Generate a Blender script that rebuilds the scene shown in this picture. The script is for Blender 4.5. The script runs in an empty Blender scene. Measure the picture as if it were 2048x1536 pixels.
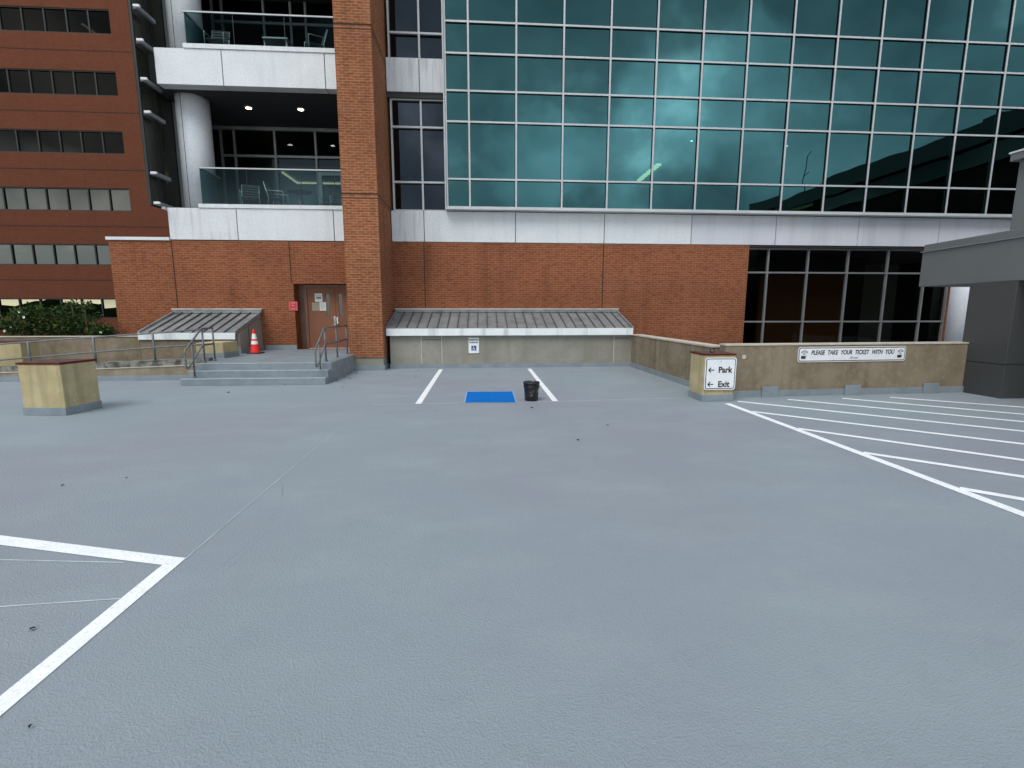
import bpy, bmesh, math, random
from mathutils import Vector, Matrix
random.seed(7)
R = math.radians
scene = bpy.context.scene
C = scene.collection

# ---------------------------------------------------------------- camera
cam_d = bpy.data.cameras.new('camera'); cam = bpy.data.objects.new('camera', cam_d); C.objects.link(cam)
cam_d.sensor_width = 36; cam_d.lens = 973.2 * 36 / 2048
cam_d.clip_start = 0.05; cam_d.clip_end = 1500
cam.location = (0, 0, 1.7)
cam.rotation_euler = (R(90) - 0.15055, 0, -0.07036)
scene.camera = cam

# ---------------------------------------------------------------- world: overcast sky with cloud banks
SUN_EL, SUN_AZ = R(53), R(213)      # azimuth clockwise from +Y: behind and to the left of the camera
w = bpy.data.worlds.new('World'); scene.world = w; w.use_nodes = True
nt = w.node_tree; nt.nodes.clear()
def N(nt, t, **kw):
    n = nt.nodes.new(t)
    for k, v in kw.items(): setattr(n, k, v)
    return n
out = N(nt, 'ShaderNodeOutputWorld'); bg = N(nt, 'ShaderNodeBackground'); bg.inputs[1].default_value = 0.13
sky = N(nt, 'ShaderNodeTexSky', sky_type='NISHITA', sun_disc=False, sun_elevation=SUN_EL, sun_rotation=SUN_AZ)
sky.air_density = 1.0; sky.dust_density = 2.5
tc = N(nt, 'ShaderNodeTexCoord')
mp = N(nt, 'ShaderNodeMapping'); mp.inputs['Scale'].default_value = (1, 1, 1.35); mp.inputs['Location'].default_value = (3.1, 1.3, 0.4)
nz = N(nt, 'ShaderNodeTexNoise'); nz.inputs['Scale'].default_value = 2.6; nz.inputs['Detail'].default_value = 9
nz.inputs['Roughness'].default_value = 0.52; nz.inputs['Distortion'].default_value = 0.25
cr = N(nt, 'ShaderNodeValToRGB'); e = cr.color_ramp.elements
e[0].position = 0.36; e[0].color = (0.22, 0.26, 0.29, 1)
e[1].position = 0.70; e[1].color = (1.35, 1.37, 1.38, 1)
m = e.new(0.53); m.color = (0.44, 0.48, 0.51, 1)
sep = N(nt, 'ShaderNodeSeparateXYZ')
hz = N(nt, 'ShaderNodeMapRange'); hz.inputs[1].default_value = 0.0; hz.inputs[2].default_value = 0.24
hz.inputs[3].default_value = 1.9; hz.inputs[4].default_value = 1.0
hs = N(nt, 'ShaderNodeHueSaturation'); hs.inputs['Saturation'].default_value = 0.25
mx = N(nt, 'ShaderNodeMix', data_type='RGBA', blend_type='MIX'); mx.inputs[0].default_value = 0.6; mx.inputs[7].default_value = (7.0, 7.4, 8.0, 1)
mu = N(nt, 'ShaderNodeMix', data_type='RGBA', blend_type='MULTIPLY'); mu.inputs[0].default_value = 1
mv = N(nt, 'ShaderNodeVectorMath', operation='SCALE')
L = nt.links.new
L(tc.outputs['Generated'], mp.inputs[0]); L(mp.outputs[0], nz.inputs['Vector']); L(nz.outputs['Fac'], cr.inputs[0])
L(tc.outputs['Generated'], sep.inputs[0]); L(sep.outputs['Z'], hz.inputs[0])
L(sky.outputs[0], hs.inputs['Color']); L(hs.outputs[0], mx.inputs[6])
L(mx.outputs[2], mu.inputs[6]); L(cr.outputs[0], mu.inputs[7])
L(mu.outputs[2], mv.inputs[0]); L(hz.outputs[0], mv.inputs['Scale'])
dk0 = N(nt, 'ShaderNodeVectorMath', operation='DOT_PRODUCT'); dk0.inputs[1].default_value = Vector((-.48, -.75, .45)).normalized()
dkm = N(nt, 'ShaderNodeMapRange'); dkm.inputs[1].default_value = 0.93; dkm.inputs[2].default_value = 0.970; dkm.inputs[3].default_value = 1.0; dkm.inputs[4].default_value = 0.07
mv2 = N(nt, 'ShaderNodeVectorMath', operation='SCALE')
hb = N(nt, 'ShaderNodeMapRange'); hb.inputs[1].default_value = 0.0; hb.inputs[2].default_value = 0.045; hb.inputs[3].default_value = 1.0; hb.inputs[4].default_value = 0.0
hbm = N(nt, 'ShaderNodeMix', data_type='RGBA'); hbm.inputs[7].default_value = (26, 25, 19, 1)
L(sep.outputs['Z'], hb.inputs[0]); L(hb.outputs[0], hbm.inputs[0])
# three brighter breaks in the cloud, with ragged edges
nw = N(nt, 'ShaderNodeTexNoise'); nw.inputs['Scale'].default_value = 5.5; nw.inputs['Detail'].default_value = 7; L(tc.outputs['Generated'], nw.inputs['Vector'])
w1 = N(nt, 'ShaderNodeVectorMath', operation='SUBTRACT'); w1.inputs[1].default_value = (.5, .5, .5); L(nw.outputs['Color'], w1.inputs[0])
w2 = N(nt, 'ShaderNodeVectorMath', operation='SCALE'); w2.inputs['Scale'].default_value = 0.42; L(w1.outputs[0], w2.inputs[0])
w3 = N(nt, 'ShaderNodeVectorMath', operation='ADD'); L(w2.outputs[0], w3.inputs[0]); L(tc.outputs['Generated'], w3.inputs[1])
w4 = N(nt, 'ShaderNodeVectorMath', operation='NORMALIZE'); L(w3.outputs[0], w4.inputs[0])
acc = None
for dd, c0, amt in (((.50, -1.05, .44), .984, 1.15), ((.31, -1.04, .34), .987, .6), ((.10, -1.04, .255), .988, .8), ((.22, -1.04, .30), .990, .45), ((.70, -1.05, .30), .982, .45), ((.95, -1.05, .55), .97, .25)):
    dn = N(nt, 'ShaderNodeVectorMath', operation='DOT_PRODUCT'); dn.inputs[1].default_value = Vector(dd).normalized(); L(w4.outputs[0], dn.inputs[0])
    mr_ = N(nt, 'ShaderNodeMapRange', interpolation_type='SMOOTHSTEP'); mr_.inputs[1].default_value = c0; mr_.inputs[2].default_value = 1.0; mr_.inputs[4].default_value = amt
    L(dn.outputs['Value'], mr_.inputs[0])
    if acc is None: acc = mr_.outputs[0]
    else:
        a_ = N(nt, 'ShaderNodeMath', operation='ADD'); L(acc, a_.inputs[0]); L(mr_.outputs[0], a_.inputs[1]); acc = a_.outputs[0]
a1 = N(nt, 'ShaderNodeMath', operation='ADD'); a1.inputs[1].default_value = 1.0; L(acc, a1.inputs[0])
mv3 = N(nt, 'ShaderNodeVectorMath', operation='SCALE'); L(mv.outputs[0], mv3.inputs[0]); L(a1.outputs[0], mv3.inputs['Scale'])
L(tc.outputs['Generated'], dk0.inputs[0]); L(dk0.outputs['Value'], dkm.inputs[0]); L(dkm.outputs[0], mv2.inputs['Scale']); L(mv3.outputs[0], mv2.inputs[0])
L(mv2.outputs[0], hbm.inputs[6]); L(hbm.outputs[2], bg.inputs[0]); L(bg.outputs[0], out.inputs[0])

# ---------------------------------------------------------------- soft sun through the cloud
sd = bpy.data.lights.new('sun', 'SUN'); so = bpy.data.objects.new('sun', sd); C.objects.link(so)
sd.energy = 1.15; sd.angle = R(34); sd.color = (1, 0.97, 0.93)
to_sun = Vector((math.sin(SUN_AZ) * math.cos(SUN_EL), math.cos(SUN_AZ) * math.cos(SUN_EL), math.sin(SUN_EL)))
so.rotation_euler = to_sun.to_track_quat('Z', 'Y').to_euler()
so.location = (0, 0, 40)
scene.view_settings.view_transform = 'Standard'; scene.view_settings.look = 'None'
scene.view_settings.exposure = 0.9; scene.view_settings.gamma = 1
scene.render.engine = 'CYCLES'
scene.cycles.max_bounces = 8; scene.cycles.transparent_max_bounces = 12

# ---------------------------------------------------------------- materials
def base_mat(name, col, rough=0.7, metal=0.0, spec=0.5):
    m = bpy.data.materials.new(name); m.use_nodes = True
    b = m.node_tree.nodes['Principled BSDF']
    b.inputs['Base Color'].default_value = (*col, 1); b.inputs['Roughness'].default_value = rough
    b.inputs['Metallic'].default_value = metal; b.inputs['Specular IOR Level'].default_value = spec
    return m
def mat(name, c1, c2, scale=2.0, stretch=(1, 1, 1), rough=0.7, detail=6, lo=0.35, hi=0.65, bump=0.0, bscale=60, bdist=0.003,
        metal=0.0, streak=None, speck=None, spec=0.5, local=False):
    """noise between c1 and c2; streak=(colour, amount, x-scale); speck=(colour, amount, scale)"""
    m = base_mat(name, c1, rough, metal, spec); nt = m.node_tree; L = nt.links.new
    b = nt.nodes['Principled BSDF']; tc = N(nt, 'ShaderNodeTexCoord')
    mp = N(nt, 'ShaderNodeMapping'); mp.inputs['Scale'].default_value = stretch
    L(tc.outputs['Object'], mp.inputs[0])
    nz = N(nt, 'ShaderNodeTexNoise'); nz.inputs['Scale'].default_value = scale; nz.inputs['Detail'].default_value = detail
    L(mp.outputs[0], nz.inputs['Vector'])
    r = N(nt, 'ShaderNodeValToRGB'); r.color_ramp.elements[0].position = lo; r.color_ramp.elements[1].position = hi
    r.color_ramp.elements[0].color = (*c1, 1); r.color_ramp.elements[1].color = (*c2, 1)
    L(nz.outputs['Fac'], r.inputs[0]); col = r.outputs[0]
    def overlay(col, c, amt, scl, str3, lo, hi):
        mp = N(nt, 'ShaderNodeMapping'); mp.inputs['Scale'].default_value = str3; L(tc.outputs['Object'], mp.inputs[0])
        n2 = N(nt, 'ShaderNodeTexNoise'); n2.inputs['Scale'].default_value = scl; n2.inputs['Detail'].default_value = 4
        L(mp.outputs[0], n2.inputs['Vector'])
        mr = N(nt, 'ShaderNodeMapRange'); mr.inputs[1].default_value = lo; mr.inputs[2].default_value = hi; mr.inputs[4].default_value = amt
        L(n2.outputs['Fac'], mr.inputs[0])
        mm = N(nt, 'ShaderNodeMix', data_type='RGBA'); mm.inputs[7].default_value = (*c, 1)
        L(mr.outputs[0], mm.inputs[0]); L(col, mm.inputs[6]); return mm.outputs[2]
    if streak: col = overlay(col, streak[0], streak[1], streak[2], (1, 1, 0.08), 0.52, 0.72)
    if speck: col = overlay(col, speck[0], speck[1], speck[2], (1, 1, 1), 0.5, 0.7)
    L(col, b.inputs['Base Color'])
    if bump:
        nb = N(nt, 'ShaderNodeTexNoise'); nb.inputs['Scale'].default_value = bscale; nb.inputs['Detail'].default_value = 4
        L(tc.outputs['Object'], nb.inputs['Vector'])
        bp = N(nt, 'ShaderNodeBump'); bp.inputs['Strength'].default_value = bump; bp.inputs['Distance'].default_value = bdist
        L(nb.outputs['Fac'], bp.inputs['Height']); L(bp.outputs[0], b.inputs['Normal'])
    return m
def brick_mat(name, c1, c2, mortar, bw=0.21, bh=0.0677, ms=0.009, soot=(0.09, 0.035, 0.02), contrast=1.0):
    m = base_mat(name, c1, 0.9, 0, 0.08); nt = m.node_tree; L = nt.links.new; b = nt.nodes['Principled BSDF']
    tc = N(nt, 'ShaderNodeTexCoord'); s = N(nt, 'ShaderNodeSeparateXYZ'); L(tc.outputs['Object'], s.inputs[0])
    a = N(nt, 'ShaderNodeMath', operation='ADD'); L(s.outputs['X'], a.inputs[0]); L(s.outputs['Y'], a.inputs[1])
    c = N(nt, 'ShaderNodeCombineXYZ'); L(a.outputs[0], c.inputs['X']); L(s.outputs['Z'], c.inputs['Y'])
    br = N(nt, 'ShaderNodeTexBrick'); L(c.outputs[0], br.inputs['Vector'])
    br.inputs['Scale'].default_value = 1; br.inputs['Brick Width'].default_value = bw; br.inputs['Row Height'].default_value = bh
    br.inputs['Mortar Size'].default_value = ms; br.inputs['Mortar Smooth'].default_value = 0.2; br.inputs['Bias'].default_value = -0.1
    br.inputs['Color1'].default_value = (*c1, 1); br.inputs['Color2'].default_value = (*c2, 1); br.inputs['Mortar'].default_value = (*mortar, 1)
    # per-brick tone: a white-noise cell per brick
    def over(col, scl, vec, lo, hi, amt, cc, det=5):
        n = N(nt, 'ShaderNodeTexNoise'); n.inputs['Scale'].default_value = scl; n.inputs['Detail'].default_value = det
        mp = N(nt, 'ShaderNodeMapping'); mp.inputs['Scale'].default_value = vec; L(c.outputs[0], mp.inputs[0]); L(mp.outputs[0], n.inputs['Vector'])
        mr = N(nt, 'ShaderNodeMapRange'); mr.inputs[1].default_value = lo; mr.inputs[2].default_value = hi; mr.inputs[4].default_value = amt
        L(n.outputs['Fac'], mr.inputs[0]); x = N(nt, 'ShaderNodeMix', data_type='RGBA'); x.inputs[7].default_value = (*cc, 1)
        L(mr.outputs[0], x.inputs[0]); L(col, x.inputs[6]); return x.outputs[2]
    col = over(br.outputs['Color'], 1.0, (5.2, 15.2, 1), 0.5, 0.68, 0.34 * contrast, soot, 0)
    col = over(col, 0.5, (1, 1.6, 1), 0.42, 0.75, 0.34, soot, 6)
    col = over(col, 1.0, (2.2, .16, 1), 0.56, 0.72, 0.32, soot, 4)
    col = over(col, 1.2, (1.3, .25, 1), 0.55, 0.8, 0.25, mortar, 5)
    L(col, b.inputs['Base Color'])
    bp = N(nt, 'ShaderNodeBump'); bp.inputs['Strength'].default_value = 0.6; bp.inputs['Distance'].default_value = 0.006; bp.invert = True
    L(br.outputs['Fac'], bp.inputs['Height']); L(bp.outputs[0], b.inputs['Normal'])
    return m
def glass_mat(name, refl, trans, fac=0.6, wav=0.0, wscale=0.4, rough=0.0):
    m = bpy.data.materials.new(name); m.use_nodes = True; nt = m.node_tree; nt.nodes.clear(); L = nt.links.new
    o = N(nt, 'ShaderNodeOutputMaterial'); g = N(nt, 'ShaderNodeBsdfGlossy'); t = N(nt, 'ShaderNodeBsdfTransparent')
    g.inputs['Color'].default_value = (*refl, 1); g.inputs['Roughness'].default_value = rough; t.inputs['Color'].default_value = (*trans, 1)
    x = N(nt, 'ShaderNodeMixShader'); x.inputs[0].default_value = fac
    L(t.outputs[0], x.inputs[1]); L(g.outputs[0], x.inputs[2]); L(x.outputs[0], o.inputs[0])
    if wav:
        tc = N(nt, 'ShaderNodeTexCoord'); n = N(nt, 'ShaderNodeTexNoise'); n.inputs['Scale'].default_value = wscale; n.inputs['Detail'].default_value = 1
        L(tc.outputs['Object'], n.inputs['Vector'])
        bp = N(nt, 'ShaderNodeBump'); bp.inputs['Strength'].default_value = 1; bp.inputs['Distance'].default_value = wav
        L(n.outputs['Fac'], bp.inputs['Height']); L(bp.outputs[0], g.inputs['Normal'])
    return m
def emis(name, col, s):
    m = bpy.data.materials.new(name); m.use_nodes = True; nt = m.node_tree; nt.nodes.clear()
    o = N(nt, 'ShaderNodeOutputMaterial'); e = N(nt, 'ShaderNodeEmission'); e.inputs[0].default_value = (*col, 1); e.inputs[1].default_value = s
    nt.links.new(e.outputs[0], o.inputs[0]); return m

M = {}
def deck_mat():
    m = base_mat('deck_coating', (0.27, 0.31, 0.35), 0.62, 0, 0.45); nt = m.node_tree; L = nt.links.new; b = nt.nodes['Principled BSDF']
    tc = N(nt, 'ShaderNodeTexCoord')
    def noise(scale, detail=4, rough=0.5, st=(1, 1, 1)):
        mp = N(nt, 'ShaderNodeMapping'); mp.inputs['Scale'].default_value = st; L(tc.outputs['Object'], mp.inputs[0])
        n = N(nt, 'ShaderNodeTexNoise'); n.inputs['Scale'].default_value = scale; n.inputs['Detail'].default_value = detail
        n.inputs['Roughness'].default_value = rough; L(mp.outputs[0], n.inputs['Vector']); return n.outputs['Fac']
    def mixc(col, f, lo, hi, amt, c):
        mr = N(nt, 'ShaderNodeMapRange'); mr.inputs[1].default_value = lo; mr.inputs[2].default_value = hi; mr.inputs[4].default_value = amt
        L(f, mr.inputs[0]); x = N(nt, 'ShaderNodeMix', data_type='RGBA'); L(mr.outputs[0], x.inputs[0])
        if isinstance(col, tuple): x.inputs[6].default_value = (*col, 1)
        else: L(col, x.inputs[6])
        x.inputs[7].default_value = (*c, 1); return x.outputs[2]
    col = mixc((0.250, 0.298, 0.328), noise(0.16, 3), 0.40, 0.58, 0.9, (0.246, 0.262, 0.302))
    col = mixc(col, noise(0.7, 5, 0.6, (1, 1.8, 1)), 0.45, 0.72, 0.5, (0.31, 0.355, 0.385))
    col = mixc(col, noise(3.5, 8, 0.65), 0.54, 0.8, 0.35, (0.20, 0.225, 0.255))
    col = mixc(col, noise(1.3, 9, 0.72, (.5, 2.2, 1)), 0.66, 0.74, 0.5, (0.40, 0.46, 0.49))
    col = mixc(col, noise(190, 3, 0.75), 0.52, 0.68, 0.55, (0.15, 0.175, 0.20))
    col = mixc(col, noise(260, 2, 0.7), 0.56, 0.72, 0.55, (0.44, 0.50, 0.55))
    for cx_, cy_, r_, am in ((-4.6, 3.6, 2.9, .30), (-4.4, 3.5, 2.75, .22), (3.5, 1.0, 4.6, .25), (3.3, .9, 4.45, .2), (6.5, 8.2, 5.2, .22), (0.6, 10.5, 3.4, .2)):
        sb = N(nt, 'ShaderNodeVectorMath', operation='DISTANCE'); sb.inputs[1].default_value = (cx_, cy_, 0); L(tc.outputs['Object'], sb.inputs[0])
        d1 = N(nt, 'ShaderNodeMath', operation='SUBTRACT'); d1.inputs[1].default_value = r_; L(sb.outputs['Value'], d1.inputs[0])
        d2 = N(nt, 'ShaderNodeMath', operation='ABSOLUTE'); L(d1.outputs[0], d2.inputs[0])
        d3 = N(nt, 'ShaderNodeMapRange'); d3.inputs[1].default_value = .010; d3.inputs[2].default_value = .0; d3.inputs[3].default_value = 0; d3.inputs[4].default_value = 1; L(d2.outputs[0], d3.inputs[0])
        d4 = N(nt, 'ShaderNodeMapRange'); d4.inputs[1].default_value = .52; d4.inputs[2].default_value = .66; L(noise(.8, 5, .7), d4.inputs[0])
        d5 = N(nt, 'ShaderNodeMath', operation='MULTIPLY'); L(d3.outputs[0], d5.inputs[0]); L(d4.outputs[0], d5.inputs[1])
        d6 = N(nt, 'ShaderNodeMath', operation='MULTIPLY'); d6.inputs[1].default_value = am * 1.3; L(d5.outputs[0], d6.inputs[0])
        xx = N(nt, 'ShaderNodeMix', data_type='RGBA'); xx.inputs[7].default_value = (.10, .115, .13, 1); L(d6.outputs[0], xx.inputs[0]); L(col, xx.inputs[6]); col = xx.outputs[2]
    L(col, b.inputs['Base Color'])
    v = N(nt, 'ShaderNodeTexVoronoi', feature='SMOOTH_F1'); v.inputs['Scale'].default_value = 105; L(tc.outputs['Object'], v.inputs['Vector'])
    ad = N(nt, 'ShaderNodeMath', operation='ADD'); L(v.outputs['Distance'], ad.inputs[0]); L(noise(190, 4, 0.7), ad.inputs[1])
    bp = N(nt, 'ShaderNodeBump'); bp.inputs['Strength'].default_value = 1.0; bp.inputs['Distance'].default_value = 0.0042
    L(ad.outputs[0], bp.inputs['Height']); L(bp.outputs[0], b.inputs['Normal'])
    return m
M['deck'] = deck_mat()
M['deckpaint'] = mat('grey_coating_on_concrete', (0.185, 0.222, 0.25), (0.235, 0.272, 0.30), 3, rough=0.6, bump=0.4, bscale=120, speck=((0.13, 0.15, 0.17), 0.4, 40))
M['stepside'] = mat('grey_coating_worn', (0.20, 0.225, 0.25), (0.26, 0.285, 0.31), 4, rough=0.6, bump=0.4, bscale=90, speck=((0.08, 0.09, 0.1), 0.6, 14))
M['white'] = mat('white_line_paint', (0.80, 0.82, 0.83), (0.88, 0.89, 0.90), 5, rough=0.6, bump=0.5, bscale=140, bdist=0.004, spec=0.2, speck=((0.45, 0.50, 0.54), 0.5, 55))
M['chalk'] = mat('chalk_line', (0.40, 0.45, 0.49), (0.60, 0.64, 0.67), 6, rough=0.9)
M['chalk_faint'] = mat('worn_chalk_line', (0.27, 0.315, 0.345), (0.42, 0.47, 0.50), 3, rough=0.9)
M['blue'] = mat('blue_paint', (0.0, 0.12, 0.45), (0.0, 0.145, 0.50), 8, spec=0.12, rough=0.7, bump=0.4, bscale=140)
M['bluechalk'] = base_mat('pale_blue_edge', (0.25, 0.42, 0.60), 0.8)
M['ground'] = mat('ground_soil', (0.10, 0.095, 0.08), (0.14, 0.13, 0.11), 0.5, rough=0.95)
M['brick'] = brick_mat('brick_wall_red', (0.255, 0.089, 0.042), (0.205, 0.068, 0.031), (0.32, 0.140, 0.078), ms=0.012)
M['brickpier'] = brick_mat('brick_pier_orange', (0.30, 0.105, 0.046), (0.235, 0.075, 0.032), (0.36, 0.19, 0.11), ms=0.012)
M['bricktower'] = brick_mat('brick_tower_dark', (0.140, 0.047, 0.027), (0.115, 0.037, 0.021), (0.135, 0.055, 0.034))
M['joint'] = base_mat('dark_joint', (0.02, 0.013, 0.01), 0.9)
M['panel'] = mat('granite_panel', (0.63, 0.665, 0.695), (0.69, 0.72, 0.745), 1.5, rough=0.55, speck=((0.48, 0.50, 0.53), 0.6, 22), streak=((0.40, 0.41, 0.43), 0.22, 4))
M['panelst'] = mat('granite_panel_stained', (0.62, 0.64, 0.67), (0.68, 0.70, 0.73), 1.5, rough=0.55, speck=((0.45, 0.47, 0.50), 0.6, 22), streak=((0.26, 0.26, 0.27), 0.55, 6))
M['panelv'] = mat('granite_panel_right', (0.55, 0.565, 0.62), (0.61, 0.62, 0.675), 0.6, rough=0.5, speck=((0.42, 0.43, 0.46), 0.5, 30), streak=((0.36, 0.37, 0.39), 0.4, 2))
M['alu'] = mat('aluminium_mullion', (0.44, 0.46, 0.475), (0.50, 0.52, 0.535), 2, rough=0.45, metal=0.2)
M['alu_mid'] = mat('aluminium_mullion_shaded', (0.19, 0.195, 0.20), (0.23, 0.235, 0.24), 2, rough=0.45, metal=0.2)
M['alu_dark'] = mat('aluminium_mullion_dull', (0.22, 0.23, 0.24), (0.27, 0.28, 0.29), 2, rough=0.5, metal=0.2)
M['gasket'] = base_mat('black_gasket', (0.01, 0.012, 0.014), 0.5)
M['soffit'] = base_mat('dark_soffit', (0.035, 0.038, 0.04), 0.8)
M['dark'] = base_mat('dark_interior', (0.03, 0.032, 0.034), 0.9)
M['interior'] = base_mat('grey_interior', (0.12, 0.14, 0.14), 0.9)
M['teal'] = glass_mat('teal_reflective_glass', (0.098, 0.252, 0.252), (0.008, 0.022, 0.022), 0.5, wav=0.006, wscale=0.7)
M['gdark'] = glass_mat('dark_tinted_glass', (0.5, 0.6, 0.72), (0.10, 0.11, 0.12), 0.07, wav=0.004)
M['gblack'] = glass_mat('black_tinted_glass', (0.35, 0.5, 0.42), (0.42, 0.40, 0.36), 0.03, wav=0.006)
M['gtower'] = glass_mat('bronze_tinted_glass', (0.62, 0.61, 0.52), (0.03, 0.03, 0.03), 0.20, wav=0.008, wscale=0.25)
M['grail'] = glass_mat('railing_glass', (0.5, 0.7, 0.75), (0.56, 0.66, 0.67), 0.032)
M['gback'] = glass_mat('balcony_door_glass', (0.4, 0.5, 0.55), (0.5, 0.55, 0.55), 0.06)
M['conc'] = mat('weathered_concrete', (0.185, 0.148, 0.100), (0.25, 0.205, 0.148), 1.9, rough=0.9, bump=0.5, bscale=40, bdist=0.005, spec=0.15, streak=((0.12, 0.095, 0.06), 0.65, 4), speck=((0.30, 0.26, 0.20), 0.45, 9))
M['conc2'] = mat('grey_areaway_concrete', (0.235, 0.225, 0.19), (0.29, 0.28, 0.24), 1.3, rough=0.9, bump=0.4, bscale=40, streak=((0.19, 0.17, 0.12), 0.4, 3), speck=((0.20, 0.18, 0.13), 0.35, 9))
M['concold'] = mat('dirty_kerb_concrete', (0.06, 0.06, 0.055), (0.24, 0.23, 0.20), 6, rough=0.95, bump=0.7, bscale=30, lo=0.4, hi=0.62)
M['concbrown'] = mat('rusty_stained_concrete', (0.17, 0.135, 0.09), (0.28, 0.24, 0.17), 3, rough=0.95, bump=0.5, bscale=30)
M['coping'] = mat('pale_coping', (0.45, 0.40, 0.33), (0.55, 0.50, 0.43), 5, rough=0.85)
M['stucco'] = mat('cream_stucco', (0.39, 0.32, 0.17), (0.49, 0.415, 0.24), 3.0, rough=0.9, bump=0.8, bscale=70, bdist=0.006, streak=((0.20, 0.18, 0.09), 0.6, 6), speck=((0.33, 0.27, 0.14), 0.5, 45))
M['captop'] = mat('brown_cap_top', (0.075, 0.05, 0.042), (0.12, 0.085, 0.07), 7, rough=0.85, spec=0.15)
M['redcap'] = mat('dark_red_paint', (0.085, 0.005, 0.006), (0.12, 0.009, 0.009), 9, spec=0.2, rough=0.7, bump=0.3, bscale=50)
M['metalroof'] = mat('grey_standing_seam', (0.21, 0.225, 0.23), (0.29, 0.30, 0.30), 2.2, rough=0.5, metal=0.3, speck=((0.12, 0.12, 0.12), 0.5, 4))
M['fascia'] = mat('pale_metal_fascia', (0.70, 0.75, 0.76), (0.78, 0.82, 0.83), 3, rough=0.45, metal=0.0, streak=((0.22, 0.21, 0.19), 0.6, 3))
M['seam'] = base_mat('seam_metal', (0.10, 0.108, 0.112), 0.5, 0.3)
M['seamlight'] = base_mat('seam_metal_light', (0.30, 0.315, 0.32), 0.5, 0.3)
M['door'] = mat('brown_door_paint', (0.20, 0.086, 0.050), (0.225, 0.10, 0.060), 2, rough=0.6, spec=0.2)
M['doorframe'] = mat('door_frame_paint', (0.15, 0.072, 0.045), (0.18, 0.09, 0.06), 3, rough=0.5)
M['rail'] = mat('galvanised_tube', (0.10, 0.112, 0.118), (0.17, 0.18, 0.183), 9, rough=0.5, metal=0.2)
M['steel'] = base_mat('brushed_steel', (0.6, 0.6, 0.58), 0.35, 0.9)
M['canopy'] = mat('grey_metal_cladding', (0.145, 0.158, 0.165), (0.16, 0.172, 0.178), 0.8, rough=0.5, spec=0.4)
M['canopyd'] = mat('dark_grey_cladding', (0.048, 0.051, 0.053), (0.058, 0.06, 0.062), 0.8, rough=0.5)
M['colgrey'] = mat('granite_column', (0.60, 0.63, 0.68), (0.67, 0.70, 0.74), 1.5, rough=0.5, speck=((0.45, 0.48, 0.52), 0.7, 30))
M['orange'] = mat('orange_cone_vinyl', (0.62, 0.016, 0.012), (0.70, 0.028, 0.02), 9, rough=0.6, spec=0.2)
M['reflective'] = mat('reflective_collar', (0.78, 0.76, 0.74), (0.85, 0.84, 0.82), 14, rough=0.4)
M['rubber'] = mat('black_rubber', (0.02, 0.02, 0.02), (0.035, 0.035, 0.035), 20, rough=0.7)
M['plastic'] = mat('black_pail_plastic', (0.006, 0.006, 0.007), (0.011, 0.012, 0.013), 20, rough=0.3, speck=((0.04, 0.05, 0.07), 0.4, 22))
M['drips'] = mat('pail_paint_spots', (0.06, 0.035, 0.018), (0.14, 0.11, 0.07), 40, rough=0.7)
M['signwhite'] = mat('sign_white', (0.72, 0.74, 0.77), (0.78, 0.80, 0.82), 8, rough=0.5)
M['signblack'] = base_mat('sign_black', (0.015, 0.015, 0.017), 0.5)
M['signrim'] = base_mat('sign_rim', (0.62, 0.62, 0.60), 0.4)
M['signblue'] = base_mat('sign_blue', (0.004, 0.05, 0.19), 0.5)
M['signgreen'] = base_mat('sign_green', (0.01, 0.10, 0.06), 0.5)
M['signred'] = base_mat('sign_red', (0.50, 0.035, 0.05), 0.5)
M['signpink'] = base_mat('sign_pink', (0.62, 0.30, 0.30), 0.5)
M['paper'] = base_mat('paper', (0.66, 0.66, 0.65), 0.8)
M['paperdim'] = base_mat('paper_yellowed', (0.34, 0.30, 0.23), 0.8)
M['ink'] = base_mat('ink', (0.16, 0.17, 0.19), 0.8)
M['chair'] = base_mat('grey_chair_metal', (0.60, 0.61, 0.62), 0.4, 0.5)
M['chairdark'] = base_mat('dark_slats', (0.13, 0.135, 0.14), 0.6)
M['tabletop'] = base_mat('purple_grey_top', (0.07, 0.06, 0.085), 0.5)
M['leaf'] = mat('leaf_green', (0.022, 0.048, 0.010), (0.07, 0.12, 0.025), 2.5, rough=0.7, spec=0.15)
M['leafdark'] = mat('leaf_dark_green', (0.010, 0.024, 0.008), (0.03, 0.06, 0.018), 3, rough=0.75, spec=0.12)
M['flower'] = base_mat('white_petals', (0.8, 0.8, 0.76), 0.7)
M['bark'] = base_mat('bark', (0.06, 0.045, 0.03), 0.9)
M['debris'] = base_mat('dead_leaf', (0.012, 0.011, 0.010), 0.9)
M['warm'] = emis('warm_cove_light', (1.0, 0.74, 0.42), 1.6)
M['down'] = emis('downlight_lamp', (1.0, 0.88, 0.68), 9)
M['fluor'] = emis('linear_lamp', (1.0, 0.75, 0.42), 26)
M['spot'] = emis('interior_spot', (0.9, 1.0, 0.9), 60)
M['lampoff'] = emis('office_lamp', (1.0, 0.86, 0.58), 0.9)

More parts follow.
